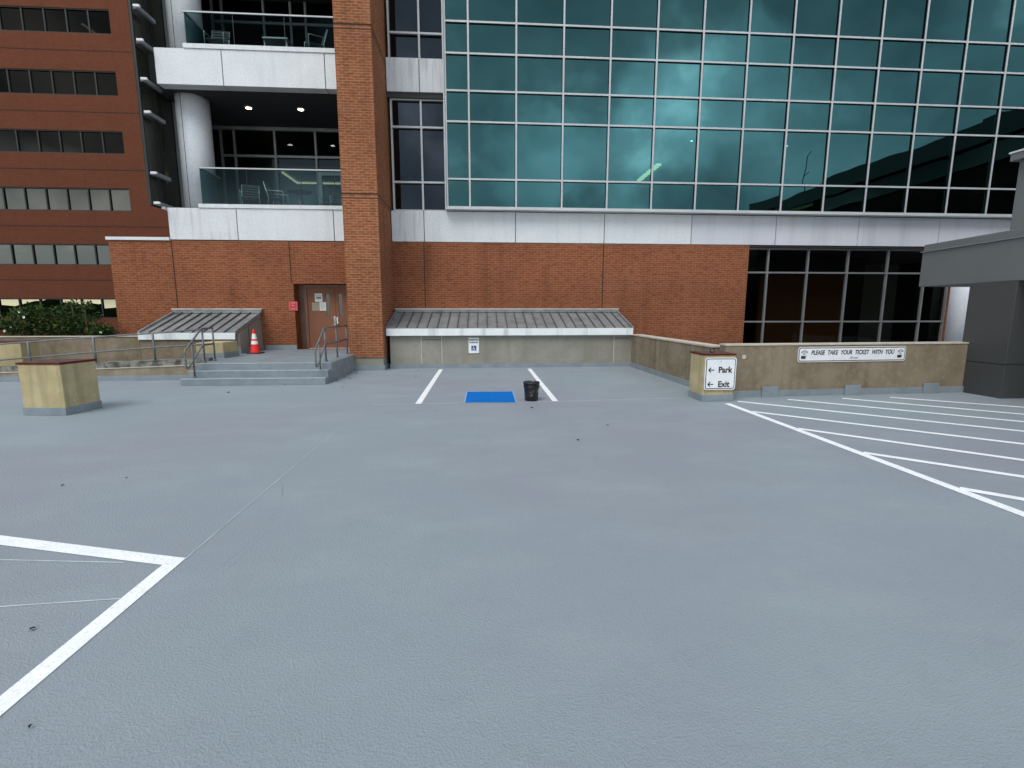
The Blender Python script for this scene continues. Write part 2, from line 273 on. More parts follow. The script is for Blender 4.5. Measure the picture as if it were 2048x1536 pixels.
# ---------------------------------------------------------------- mesh helpers
class MB:
    def __init__(s): s.v = []; s.f = []; s.mi = []; s.cur = 0; s.sm = []
    def face(s, pts, smooth=False):
        i = len(s.v); s.v += [tuple(p) for p in pts]; s.f.append(tuple(range(i, i + len(pts)))); s.mi.append(s.cur); s.sm.append(smooth)
    def box(s, x0, x1, y0, y1, z0, z1):
        i = len(s.v)
        s.v += [(x, y, z) for z in (z0, z1) for y in (y0, y1) for x in (x0, x1)]
        for q in ((0, 2, 3, 1), (4, 5, 7, 6), (0, 1, 5, 4), (2, 6, 7, 3), (0, 4, 6, 2), (1, 3, 7, 5)):
            s.f.append(tuple(i + k for k in q)); s.mi.append(s.cur); s.sm.append(False)
        return s
    def prism(s, pts2, z0, z1):
        """plan polygon (counter-clockwise) extruded from z0 to z1"""
        n = len(pts2); i = len(s.v)
        s.v += [(x, y, z0) for x, y in pts2] + [(x, y, z1) for x, y in pts2]
        s.f.append(tuple(i + k for k in reversed(range(n)))); s.f.append(tuple(i + n + k for k in range(n)))
        s.mi += [s.cur] * 2; s.sm += [False] * 2
        for k in range(n):
            s.f.append((i + k, i + (k + 1) % n, i + n + (k + 1) % n, i + n + k)); s.mi.append(s.cur); s.sm.append(False)
        return s
    def xprism(s, pts, x0, x1):
        """(y,z) polygon extruded along x"""
        n = len(pts); i = len(s.v)
        s.v += [(x0, y, z) for y, z in pts] + [(x1, y, z) for y, z in pts]
        s.f.append(tuple(i + k for k in range(n))); s.f.append(tuple(i + n + k for k in reversed(range(n))))
        s.mi += [s.cur] * 2; s.sm += [False] * 2
        for k in range(n):
            s.f.append((i + (k + 1) % n, i + k, i + n + k, i + n + (k + 1) % n)); s.mi.append(s.cur); s.sm.append(False)
        return s
    def lathe(s, prof, cx, cy, seg=24, smooth=True, cap=True):
        i = len(s.v); n = len(prof)
        for r, z in prof:
            for k in range(seg):
                a = 2 * math.pi * k / seg; s.v.append((cx + r * math.cos(a), cy + r * math.sin(a), z))
        for j in range(n - 1):
            for k in range(seg):
                k2 = (k + 1) % seg
                s.f.append((i + j * seg + k, i + j * seg + k2, i + (j + 1) * seg + k2, i + (j + 1) * seg + k)); s.mi.append(s.cur); s.sm.append(smooth)
        if cap:
            s.f.append(tuple(i + k for k in reversed(range(seg)))); s.f.append(tuple(i + (n - 1) * seg + k for k in range(seg)))
            s.mi += [s.cur] * 2; s.sm += [False] * 2
        return s
    def tube(s, pts, r, seg=10, closed=False):
        pts = [Vector(p) for p in pts]; n = len(pts); i = len(s.v)
        up = None
        for j, p in enumerate(pts):
            a = pts[j - 1] if (j > 0 or closed) else pts[j]; b = pts[(j + 1) % n] if (j < n - 1 or closed) else pts[j]
            t = (b - a).normalized()
            if up is None: up = Vector((0, 0, 1)) if abs(t.z) < 0.9 else Vector((0, 1, 0))
            side = t.cross(up).normalized()
            if side.length < 0.5: side = t.cross(Vector((1, 0, 0))).normalized()
            up = side.cross(t).normalized()
            for k in range(seg):
                an = 2 * math.pi * k / seg; s.v.append(tuple(p + side * (r * math.cos(an)) + up * (r * math.sin(an))))
        for j in range(n if closed else n - 1):
            j2 = (j + 1) % n
            for k in range(seg):
                k2 = (k + 1) % seg
                s.f.append((i + j * seg + k, i + j2 * seg + k, i + j2 * seg + k2, i + j * seg + k2)); s.mi.append(s.cur); s.sm.append(True)
        if not closed:
            s.f.append(tuple(i + k for k in range(seg))); s.f.append(tuple(i + (n - 1) * seg + k for k in reversed(range(seg))))
            s.mi += [s.cur] * 2; s.sm += [False] * 2
        return s
    def build(s, name, mats, parent=None, bevel=0.0, local=False):
        me = bpy.data.meshes.new(name); me.from_pydata(s.v, [], s.f)
        for m in (mats if isinstance(mats, (list, tuple)) else [mats]): me.materials.append(m)
        me.polygons.foreach_set('material_index', s.mi); me.polygons.foreach_set('use_smooth', s.sm)
        bm = bmesh.new(); bm.from_mesh(me); bmesh.ops.recalc_face_normals(bm, faces=bm.faces); bm.to_mesh(me); bm.free()
        o = bpy.data.objects.new(name, me); C.objects.link(o)
        if bevel:
            b = o.modifiers.new('bevel', 'BEVEL'); b.width = bevel; b.segments = 2; b.limit_method = 'ANGLE'
        if parent is not None:
            o.parent = parent
            if not local:
                t = Vector((0, 0, 0)); q = parent
                while q is not None: t += q.location; q = q.parent
                o.location = -t
        return o
def rounded(pts, r=0.06, n=5):
    pts = [Vector(p) for p in pts]; o = [pts[0]]
    for a, b, c in zip(pts, pts[1:], pts[2:]):
        d1 = (a - b); d2 = (c - b); rr = min(r, d1.length * .45, d2.length * .45)
        p = b + d1.normalized() * rr; q = b + d2.normalized() * rr
        for k in range(n + 1):
            t = k / n; o.append(p * (1 - t) ** 2 + b * 2 * t * (1 - t) + q * t * t)
    o.append(pts[-1]); return o
def thing(name, label, cat, loc=(0, 0, 0), group=None):
    o = bpy.data.objects.new(name, None); C.objects.link(o); o.location = loc; o.empty_display_size = 0.2
    o['label'] = label; o['category'] = cat
    if group: o['group'] = group
    return o
def tag(o, label, cat, group=None):
    o['label'] = label; o['category'] = cat
    if group: o['group'] = group
    return o
def struct(o): o['kind'] = 'structure'; return o
def wall_holes(mb, x0, x1, z0, z1, y, holes, depth=0.2, thick=0.4):
    """front face (towards -Y) with rectangular holes and reveals, closed back"""
    xs = sorted({x0, x1, *[h[0] for h in holes], *[h[1] for h in holes]}); zs = sorted({z0, z1, *[h[2] for h in holes], *[h[3] for h in holes]})
    xs = [x for x in xs if x0 <= x <= x1]; zs = [z for z in zs if z0 <= z <= z1]
    for xa, xb in zip(xs, xs[1:]):
        for za, zb in zip(zs, zs[1:]):
            cx, cz = (xa + xb) / 2, (za + zb) / 2
            if any(h[0] < cx < h[1] and h[2] < cz < h[3] for h in holes): continue
            mb.face([(xa, y, za), (xb, y, za), (xb, y, zb), (xa, y, zb)])
    for a, b, c, d in holes:
        Y = y + depth
        mb.face([(a, y, c), (a, y, d), (a, Y, d), (a, Y, c)]); mb.face([(b, y, c), (b, Y, c), (b, Y, d), (b, y, d)])
        mb.face([(a, y, d), (b, y, d), (b, Y, d), (a, Y, d)])
        if c > z0 + 1e-4: mb.face([(a, y, c), (a, Y, c), (b, Y, c), (b, y, c)])
    T = y + thick
    mb.face([(x0, y, z0), (x0, y, z1), (x0, T, z1), (x0, T, z0)]); mb.face([(x1, y, z0), (x1, T, z0), (x1, T, z1), (x1, y, z1)])
    mb.face([(x0, y, z1), (x1, y, z1), (x1, T, z1), (x0, T, z1)])
    return mb
def text(s, size, m, parent, loc, name='lettering', shear=0, rotz=0, sx=1, sz=1, bold=0.0, space=1, align='CENTER'):
    cu = bpy.data.curves.new(name, 'FONT'); cu.body = s; cu.size = size; cu.shear = shear; cu.align_x = align; cu.align_y = 'CENTER'
    cu.extrude = 0.0006; cu.offset = bold; cu.space_character = space; cu.space_word = 1.15
    t = bpy.data.objects.new('tmp', cu); C.objects.link(t)
    dg = bpy.context.evaluated_depsgraph_get(); me = bpy.data.meshes.new_from_object(t.evaluated_get(dg))
    bpy.data.objects.remove(t)
    mt = Matrix.Translation(Vector(loc)) @ Matrix.Rotation(rotz, 4, 'Z') @ Matrix.Rotation(R(90), 4, 'X') @ Matrix.Diagonal((sx, sz, 1, 1))
    me.transform(mt); me.name = name; me.materials.clear(); me.materials.append(m)
    o = bpy.data.objects.new(name, me); C.objects.link(o)
    if parent is not None:
        o.parent = parent; tt = Vector((0, 0, 0)); q = parent
        while q is not None: tt += q.location; q = q.parent
        o.location = -tt
    return o
def strip(mb, a, b, wd, z):
    a = Vector(a); b = Vector(b); d = (b - a).normalized(); n = Vector((-d.y, d.x)) * wd / 2
    mb.face([(*(a - n), z), (*(b - n), z), (*(b + n), z), (*(a + n), z)])
def ground_quad(name, pts, z, m, parent): mb = MB(); mb.face([(x, y, z) for x, y in pts]); return mb.build(name, m, parent)

# ================================================================= SETTING
g = MB(); g.box(-400, 400, -400, 400, -1.4, -0.5); struct(g.build('ground', M['ground']))
d = MB(); d.prism([(-16, -60), (24, -60), (24, 16.4), (-6.9, 16.4), (-6.9, 14.5), (-16, 14.5)], -0.45, 0)
deck = struct(d.build('pavement', M['deck']))
def child_mesh(name, mb, m, parent): return mb.build(name, m, parent)
# parking stall lines
mb = MB(); strip(mb, (-1.07, 14.12), (-1.10, 8.86), 0.11, 0.004); mb.build('stall_line', M['white'], deck)
mb = MB(); strip(mb, (1.50, 14.10), (1.45, 8.95), 0.11, 0.004); mb.build('stall_line', M['white'], deck)
bq = ground_quad('blue_square', [(-0.245, 8.93), (0.695, 8.87), (0.715, 10.10), (-0.225, 10.12)], 0.007, M['blue'], deck)
mb = MB()
for a, b in (((-0.26, 8.915), (0.71, 8.855)), ((0.705, 8.87), (0.725, 10.115)), ((0.72, 10.115), (-0.235, 10.135)), ((-0.237, 10.13), (-0.257, 8.92))): strip(mb, a, b, 0.022, 0.0055)
mb.build('square_outline', M['bluechalk'], deck)
mb = MB(); strip(mb, (-1.95, 8.85), (-0.26, 8.91), 0.020, 0.003); strip(mb, (0.70, 8.86), (3.9, 9.12), 0.020, 0.003); mb.build('chalk_line', M['chalk'], deck)
mb = MB(); strip(mb, (-2.03, 3.29), (-2.03, 7.15), 0.012, 0.003); mb.build('chalk_line', M['chalk_faint'], deck)
# near-left painted corner
mb = MB(); mb.face([(-2.135, -2, .004), (-2.03, -2, .004), (-2.03, 3.30, .004), (-2.135, 3.215, .004)]); mb.build('stall_line', M['white'], deck)
mb = MB(); mb.face([(-2.135, 3.215, .0042), (-2.03, 3.30, .0042), (-6.6, 4.60, .0042), (-6.6, 4.465, .0042)]); mb.build('stall_line', M['white'], deck)
mb = MB(); strip(mb, (-2.42, 3.27), (-5.5, 3.62), 0.010, 0.003); mb.build('chalk_line', M['chalk'], deck)
mb = MB(); strip(mb, (-2.14, 2.83), (-6.0, 2.62), 0.010, 0.003); mb.build('chalk_line', M['chalk'], deck)
# hatched area on the right
mb = MB(); strip(mb, (4.565, 8.50), (4.565, -3), 0.115, 0.004); mb.build('hatch_border_line', M['white'], deck)
for k, (a, dr) in enumerate([((8.09, 8.89), (1.53, -1.11)), ((7.07, 8.85), (1.9, -1.61)), ((5.94, 8.82), (2.43, -2.08)), ((4.87, 8.69), (2.84, -2.5)),
              ((4.62, 7.77), (2.36, -2.2)), ((4.62, 6.57), (1.58, -1.6)), ((4.62, 5.36), (1.0, -.95)), ((4.62, 4.17), (.34, -.33)), ((4.62, 2.95), (.34, -.33)), ((4.62, 1.75), (.34, -.33))]):
    v = Vector(dr).normalized(); a = Vector(a); t = (10.6 - a.x) / v.x
    mb = MB(); strip(mb, a, a + v * min(t, 12), 0.105, 0.0044); mb.build('hatch_stripe', M['white'], deck)

# ================================================================= OFFICE BUILDING
bld = thing('office_building', 'brick and glass office building with teal curtain wall, white stone bands and balconies', 'building', (0, 16, 0))
YB = 16.0
# lower brick walls
mb = MB(); wall_holes(mb, -2.67, 16.425, 0, 3.82, YB, [(9.0, 16.42, 0.40, 3.82)], 0.3); bw = mb.build('brick_wall', M['brick'], bld)
mb = MB(); wall_holes(mb, -11.1, -3.6, 0, 3.80, YB, [(-5.75, -3.605, 0.46, 2.52)], 0.42, 0.6); bwl = mb.build('brick_wall', M['brick'], bld)
mb = MB(); mb.box(-11.14, -9.31, 15.95, 16.6, 3.801, 3.89); mb.build('coping', M['coping'], bld)
bpy.data.objects['coping'].data.materials[0] = M['panel']
for x, par in ((-9.28, bwl), (-5.80, bwl), (-1.66, bw), (4.1, bw)):
    z0 = 2.55 if x == -5.80 else 0.3
    mb = MB(); mb.box(x - .011, x + .011, 15.992, 16.002, z0, 3.8); mb.build('expansion_joint', M['joint'], par)
# pier with soldier courses
mb = MB(); mb.box(-3.62, -2.67, 14.06, 17.5, 0.37, 15); pier = mb.build('brick_pier', M['brickpier'], bld)
mb = MB(); mb.box(-3.60, -2.69, 14.09, 16.0, 0.0, 0.37); mb.build('pier_plinth', M['conc2'], bld)
mb = MB(); mb.box(-3.64, -2.65, 14.04, 15.995, 0.0, 0.14); mb.build('plinth_base', M['deckpaint'], bld)
for z in (4.82, 9.0):
    mb = MB(); mb.box(-3.626, -2.664, 14.054, 16.5, z - .016, z + .016); mb.build('expansion_joint', M['joint'], pier)
    mb = MB(); mb.box(-3.6255, -2.6645, 14.0545, 16.5, z - .12, z - .10); mb.build('expansion_joint', M['joint'], pier)
# stone panels of the bands
def band(x_list, z0, z1, m, y=YB, d=0.35, name='stone_panel', gap=0.011):
    for i, (a, b) in enumerate(zip(x_list, x_list[1:])):
        mb = MB(); mb.box(a + gap, b - gap, y, y + d, z0, z1)
        mb.build(name, m if not isinstance(m, list) else m[i % len(m)], bld, bevel=0.006)
band([-2.655, -1.64, 1.24, 4.11], 3.835, 4.765, [M['panelst'], M['panel'], M['panel']])
band([4.11, 7.0, 9.87, 12.74, 15.62, 18.6], 3.835, 4.765, [M['panel'], M['panelv'], M['panelv'], M['panelv'], M['panelv']])
band([-9.31, -7.30, -4.41, -3.625], 3.83, 4.76, [M['panelst'], M['panel'], M['panel']])
band([-9.24, -7.36, -4.43, -3.625], 8.22, 9.19, M['panel'])
band([-2.655, -1.67, -0.91], 8.21, 9.15, M['panelst'])
for z0, z1, s0, x1 in ((3.84, 4.76, (-2.64, 18.6), 0), (3.84, 4.755, (-9.30, -3.63), 0), (8.23, 9.18, (-9.22, -3.63), 0), (8.22, 9.14, (-2.64, -0.92), 0)):
    mb = MB(); mb.box(s0[0] + .01, s0[1] - .01, 16.03, 16.32, z0 + .01, z1 - .01); mb.build('panel_backing', M['gasket'], bld)
# balcony ledges, floors, ceilings
mb = MB(); mb.box(-8.38, -3.625, 15.97, 16.25, 4.765, 4.88); mb.build('balcony_ledge', M['panel'], bld, bevel=0.005)
mb = MB(); mb.box(-8.40, -3.625, 15.97, 16.25, 9.195, 9.32); mb.build('balcony_ledge', M['panel'], bld, bevel=0.005)
mb = MB(); mb.box(-9.28, -3.3, 16.36, 22.6, 4.2, 4.75); mb.build('balcony_floor', M['interior'], bld)
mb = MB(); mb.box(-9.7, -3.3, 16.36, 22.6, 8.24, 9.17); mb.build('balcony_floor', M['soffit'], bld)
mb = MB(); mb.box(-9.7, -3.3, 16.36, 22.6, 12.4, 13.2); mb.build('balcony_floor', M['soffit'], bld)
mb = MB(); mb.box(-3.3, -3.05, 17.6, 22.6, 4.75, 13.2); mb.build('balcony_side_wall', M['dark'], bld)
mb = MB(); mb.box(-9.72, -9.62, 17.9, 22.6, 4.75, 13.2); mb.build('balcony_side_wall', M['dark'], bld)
mb = MB(); mb.box(-9.8, -3.0, 22.6, 22.8, 4.0, 13.2); mb.build('room_back_wall', M['interior'], bld)
# round stone column
mb = MB()
mb.lathe([(0.47, 4.77), (0.47, 8.235)], -8.83, 17.05, 48); mb.lathe([(0.47, 9.2), (0.47, 13)], -8.83, 17.05, 48)
col = mb.build('round_column', M['colgrey'], bld)
mb = MB()
for za, zb in ((4.78, 8.23), (9.2, 13)):
    a = R(-104); x, y = -8.83 + .4705 * math.cos(a), 17.05 + .4705 * math.sin(a); mb.box(x - .007, x + .007, y - .004, y + .02, za, zb)
mb.build('panel_joint', M['joint'], col)
mb = MB(); mb.lathe([(0.45, 0), (0.45, 3.82)], 16.86, 16.02, 40); mb.build('round_column', M['colgrey'], bld)
# west end glazing beside the column with projecting sunshade bars
mb = MB(); mb.box(-9.66, -9.62, 15.75, 17.8, 4.77, 13); wg = mb.build('west_glazing', base_mat('olive_glass', (0.035, 0.036, 0.026), 0.12), bld)
mb = MB()
for y, wd in ((15.76, .05), (16.50, .04)): mb.box(-9.63, -9.57, y - wd / 2, y + wd / 2, 4.78, 13)
mb.build('mullion', M['gasket'], wg)
mb = MB(); mb.box(-9.60, -9.32, 17.32, 17.42, 4.78, 8.23); mb.box(-9.60, -9.32, 17.32, 17.42, 9.2, 13); mb.build('cladding_strip', M['alu_dark'], wg)
for z in (4.83, 5.67, 7.33, 8.21, 9.22, 10.09, 11.75):
    mb = MB(); mb.box(-9.46, -9.37, 15.72, 16.48, z - .05, z + .05); mb.cur = 1; mb.box(-9.47, -9.30, 15.66, 15.72, z - .03, z + .03)
    mb.cur = 0; mb.box(-9.62, -9.46, 15.80, 15.86, z - .02, z + .02)
    mb.build('sunshade', [M['alu_dark'], M['panel']], bld)
mb = MB(); mb.box(-9.40, -9.31, 15.9, 16.3, 4.70, 4.765); mb.build('sunshade', M['panel'], bld)
# glass railings with slim top rail
for z0, z1, xa in ((4.885, 5.92, -8.32), (9.325, 10.19, -8.36)):
    mb = MB(); xs = [xa, -6.95, -5.35, -4.35, -3.63] if z0 < 6 else [xa, -7.0, -5.55, -4.0, -3.63]
    for a, b in zip(xs, xs[1:]): mb.box(a + .008, b - .008, 16.09, 16.105, z0, z1)
    mb.box(xa, xa + .015, 16.12, 17.2, z0, z1)
    gr = mb.build('glass_railing', M['grail'], bld)
    mb = MB(); mb.box(xa - .02, -3.63, 16.075, 16.12, z1 + .003, z1 + .04); mb.box(xa - .02, xa + .03, 16.12, 17.3, z1 + .003, z1 + .04); mb.build('top_rail', M['alu'], gr)
    for x in xs[1:-1]: mb = MB(); mb.box(x - .007, x + .007, 16.088, 16.107, z0, z1); mb.build('glass_joint', M['gasket'], gr)
# balcony back glazing
def backwall(z0, z1, zt, xm, door=None):
    mb = MB(); mb.box(-9.6, -3.31, 19.40, 19.42, z0, z1); bgz = mb.build('balcony_glazing', M['gback'], bld)
    mb = MB(); t = .035
    for x in xm: mb.box(x - t, x + t, 19.32, 19.395, z0, z1)
    xs = sorted(xm)
    for a, b in zip(xs, xs[1:]): mb.box(a + t, b - t, 19.325, 19.39, zt - .04, zt + .04)
    mb.box(xs[-1] + t, -3.32, 19.325, 19.39, zt - .04, zt + .04)
    mb.build('mullion', M['alu_dark'], bgz)
    return bgz
bg1 = backwall(4.76, 8.23, 7.24, [-9.15, -8.69, -7.27, -5.83, -4.4])
bg2 = backwall(9.2, 12.38, 11.66, [-9.1, -8.77, -7.36, -6.44, -5.93, -4.6])
mb = MB(); mb.box(-9.6, -3.32, 19.30, 19.39, 8.12, 8.235); mb.build('mullion', M['alu_dark'], bg1)
mb = MB()
for a, b, c, e2 in ((-5.78, -5.66, 4.78, 6.72), (-4.98, -4.86, 4.78, 6.72), (-5.66, -4.98, 6.60, 6.72), (-5.66, -4.98, 4.78, 4.95)): mb.box(a, b, 19.28, 19.36, c, e2)
mb.build('door_frame', M['alu'], bg1)
# lit room behind the lower balcony: coved ceiling
mb = MB(); mb.box(-7.3, -3.4, 19.6, 22.5, 6.92, 7.0); mb.build('room_ceiling', base_mat('room_ceiling_paint', (0.30, 0.34, 0.36), 0.8), bld)
mb = MB(); mb.box(-7.35, -7.29, 20.0, 21.6, 6.84, 6.90); mb.box(-7.29, -3.4, 21.54, 21.6, 6.84, 6.90); mb.build('cove_light', M['warm'], bld)
mb = MB(); mb.box(-7.6, -3.31, 22.3, 22.5, 4.8, 6.9); mb.build('room_panel', base_mat('room_wall_blue', (0.20, 0.26, 0.30), 0.8), bld)
for x in (-7.38, -5.72):
    mb = MB(); mb.lathe([(0.085, 8.215), (0.085, 8.232)], x, 17.62, 20); dl = mb.build('downlight', M['down'], bld)
    mb = MB(); mb.lathe([(0.088, 8.218), (0.115, 8.212), (0.118, 8.236)], x, 17.62, 20, cap=False); mb.build('trim_ring', M['alu_dark'], dl)
# dark bays between pier and curtain wall
def grid_window(x_list, z_list, y, m_frame, m_glass, fw=0.055, dep=0.10, tilt=0.0, name='window', rim=None):
    mb = MB(); x0, x1, z0, z1 = x_list[0], x_list[-1], z_list[0], z_list[-1]
    for x in x_list: mb.box(x - fw / 2, x + fw / 2, y - dep, y, z0, z1)
    for z in z_list:
        for a, b in zip(x_list, x_list[1:]): mb.box(a + fw / 2, b - fw / 2, y - dep + .004, y - .001, z - fw / 2, z + fw / 2)
    fr = mb.build(name, m_frame, bld)
    mb = MB()
    for x in x_list[:-1]: mb.box(x + fw / 2 - .004, x + fw / 2 + .012, y - .028, y - .002, z0, z1)
    for x in x_list[1:]: mb.box(x - fw / 2 - .012, x - fw / 2 + .004, y - .028, y - .002, z0, z1)
    for z in z_list[1:]: mb.box(x0, x1, y - .03, y - .003, z - fw / 2 - .012, z - fw / 2 + .003)
    mb.build('gasket', M['gasket'], fr)
    mb = MB()
    for a, b in zip(x_list, x_list[1:]):
        for c, e2 in zip(z_list, z_list[1:]):
            t1, t2 = random.uniform(-tilt, tilt), random.uniform(-tilt, tilt)
            mb.face([(a, y + .01 - t1 - t2, c), (b, y + .01 + t1 - t2, c), (b, y + .01 + t1 + t2, e2), (a, y + .01 - t1 + t2, e2)])
    mb.build('glass', m_glass, fr)
    return fr
grid_window([-2.56, -1.66, -0.95], [4.80, 5.65, 7.26, 8.05], 16.22, M['alu'], M['gdark'])
grid_window([-2.56, -1.66, -0.95], [9.18, 9.90, 12.0], 16.22, M['alu'], M['gdark'])
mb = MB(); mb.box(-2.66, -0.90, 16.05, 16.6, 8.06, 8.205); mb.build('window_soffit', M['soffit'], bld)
mb = MB(); mb.box(-2.9, -2.0, 16.9, 17.2, 4.8, 12); mb.build('inner_column', M['dark'], bld)
# teal curtain wall
CX = [-0.88, -0.19] + [round(-0.19 + 1.433 * k, 3) for k in range(1, 16)]
CZ = [4.86, 5.69, 7.34, 8.21, 9.24, 10.10, 11.76, 12.6, 13.6, 14.5]
YC = 15.84
cw = grid_window(CX, CZ, YC, M['alu'], M['teal'], fw=0.052, dep=0.045, tilt=0.0035, name='curtain_wall')
mb = MB(); mb.box(-0.945, 21.4, 15.70, 15.95, 4.775, 4.80); mb.box(-0.945, 21.4, 15.735, 15.95, 4.805, 4.845); mb.build('sill_ledge', M['alu'], cw, bevel=0.003)
mb = MB(); mb.box(-0.945, -0.913, 15.735, 16.3, 4.845, 14.5); mb.build('end_cap', M['alu'], cw)
mb = MB(); mb.box(-0.905, 21.4, 15.97, 16.0, 4.77, 4.86); mb.build('sill_shadow_gap', M['gasket'], cw)
# rooms behind the glass
mb = MB(); mb.box(-2.9, 21.5, 16.4, 24, 8.25, 9.15); mb.box(-2.9, 21.5, 16.4, 24, 4.0, 4.75); mb.box(-2.9, 21.5, 16.4, 24, 12.4, 13.2)
mb.build('floor_slab', M['interior'], bld)
mb = MB(); mb.box(-2.9, 21.5, 24, 24.3, 0, 15); mb.build('room_back_wall', M['interior'], bld)
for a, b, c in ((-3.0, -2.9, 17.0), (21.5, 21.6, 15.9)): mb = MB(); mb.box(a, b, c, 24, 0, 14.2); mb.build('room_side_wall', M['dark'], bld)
M['incol'] = base_mat('white_inner_column', (0.5, 0.55, 0.52), 0.8)
for x in (0.1, 7.6, 11.2):
    mb = MB(); mb.box(x, x + .45, 17.2, 17.6, 4.75, 8.25); mb.build('inner_column', M['incol'], bld)
mb = MB(); mb.box(7.36, 7.56, 20.5, 23.0, 7.55, 7.62); ll = mb.build('linear_light', M['fluor'], bld)
for x, y in ((0.58, 19.7), (8.43, 19.7), (0.55, 21.9), (12.5, 20.0)): mb = MB(); mb.lathe([(0.05, 8.235), (0.05, 8.249)], x, y, 10); mb.build('room_spotlight', M['spot'], bld)
# big black windows at the right
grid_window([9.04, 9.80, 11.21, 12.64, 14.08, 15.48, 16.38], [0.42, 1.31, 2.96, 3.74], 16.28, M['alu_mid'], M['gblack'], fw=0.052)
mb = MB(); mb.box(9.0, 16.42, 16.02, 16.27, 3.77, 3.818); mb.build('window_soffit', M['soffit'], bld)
mb = MB(); mb.box(10.4, 13.8, 17.6, 17.7, 0.0, 3.0); mb.build('inner_backdrop', base_mat('brown_reflection', (0.10, 0.040, 0.012), 0.9), bld)  # brown sheet added behind the glass to imitate brown reflections
mb = MB(); mb.box(9.0, 16.4, 20.0, 20.1, 0.0, 3.9); mb.build('inner_backdrop', M['dark'], bld)
# upper storeys out of frame
mb = MB(); mb.box(-9.7, 21.6, 16.4, 24.3, 14.5, 14.9); mb.build('roof', M['conc'], bld)
# door wall details
mb = MB(); mb.box(-6.72, -5.75, 15.955, 16.0, 0.46, 0.60); mb.build('painted_base', M['deckpaint'], bld)
mb = MB()
mb.box(-5.56, -5.47, 16.33, 16.42, 0.46, 2.50); mb.box(-3.70, -3.61, 16.33, 16.42, 0.46, 2.50); mb.box(-5.47, -3.70, 16.335, 16.415, 2.43, 2.50)
df = mb.build('door_frame', M['doorframe'], bld)
mb = MB(); mb.box(-5.95, -3.5, 16.421, 16.5, 0.3, 2.75); mb.build('doorway_back', M['doorframe'], bld)
for a, b, wx, hand in ((-5.465, -4.592, -4.83, 1), (-4.584, -3.705, -4.43, 0)):
    mb = MB(); wall_holes(mb, a, b, 0.475, 2.425, 16.36, [(wx - .055, wx + .055, 1.50, 2.22)], 0.02, 0.045)
    dr = mb.build('door', M['door'], bld)
    mb = MB(); mb.box(wx - .055, wx + .055, 16.378, 16.384, 1.50, 2.22); mb.build('vision_pane', base_mat('wired_glass', (0.035, 0.04, 0.035), 0.15), dr)
    mb = MB()
    if hand:
        mb.box(-4.66, -4.60, 16.335, 16.36, 1.22, 1.50); mb.tube(rounded([(-4.63, 16.335, 1.46), (-4.63, 16.28, 1.46), (-4.63, 16.28, 1.26), (-4.63, 16.335, 1.26)], .03), .012)
    else:
        mb.box(-4.575, -4.53, 16.34, 16.36, 1.25, 1.48); mb.tube([(-4.55, 16.34, 1.30), (-4.55, 16.29, 1.30), (-4.47, 16.285, 1.30)], .011)
    mb.build('handle', M['steel'], dr)
mb = MB(); mb.box(-5.47, -3.70, 16.28, 16.36, 0.462, 0.474); mb.build('threshold', M['signrim'], bld)

# ================================================================= NOTICES AND SIGNS ON WALLS
def sheet(name, x0, x1, z0, z1, y, m, label, cat='notice', lines=0, group=None, block=None):
    mb = MB(); mb.box(x0, x1, y - .004, y, z0, z1); o = mb.build(name, m); tag(o, label, cat, group)
    if lines or block:
        k = MB(); h = (z1 - z0)
        for i in range(lines):
            z = z1 - h * (.12 + .76 * (i + .5) / lines); k.box(x0 + (x1 - x0) * .12, x1 - (x1 - x0) * random.uniform(.12, .3), y - .0062, y - .0045, z - h * .018, z + h * .018)
        if block: k.box(x0 + (x1 - x0) * .15, x1 - (x1 - x0) * .15, y - .0065, y - .0045, z0 + h * block[0], z0 + h * block[1])
        k.build('printing', M['ink'], o)
    return o
sheet('paper_notice', -5.225, -4.99, 1.97, 2.235, 16.355, M['paper'], 'white paper notice with a grey block, upper one taped to the brown door', lines=3, block=(.35, .6))
sheet('paper_notice', -5.33, -5.115, 1.685, 1.94, 16.355, M['paperdim'], 'yellowed tan paper notice, lower left on the brown door', lines=4)
sheet('paper_notice', -5.095, -4.885, 1.685, 1.955, 16.355, M['paper'], 'white paper notice lower right on the door beside the slit pane', lines=5)
t = thing('red_sign', 'small red square sign with a pale emblem on the brick beside the door', 'sign', (-5.79, 15.98, 1.83))
mb = MB(); mb.box(-5.93, -5.655, 15.985, 15.998, 1.685, 1.975); mb.build('sign_plate', M['signred'], t, bevel=.002)
mb = MB()
for a, b, c, e2 in ((-5.91, -5.675, 1.948, 1.955), (-5.91, -5.675, 1.705, 1.712), (-5.91, -5.903, 1.705, 1.955), (-5.682, -5.675, 1.705, 1.955)): mb.box(a, b, 15.9825, 15.9845, c, e2)
mb.lathe([(0.0, 0), (0.028, 0)], 0, 0, 12, cap=False) if False else None
mb.box(-5.86, -5.725, 15.9825, 15.9845, 1.915, 1.93); mb.box(-5.865, -5.72, 15.9825, 15.9845, 1.74, 1.752)
mb.box(-5.815, -5.765, 15.9825, 15.9845, 1.83, 1.855); mb.box(-5.84, -5.80, 15.9823, 15.9843, 1.845, 1.865)
mb.build('emblem', M['signpink'], t)

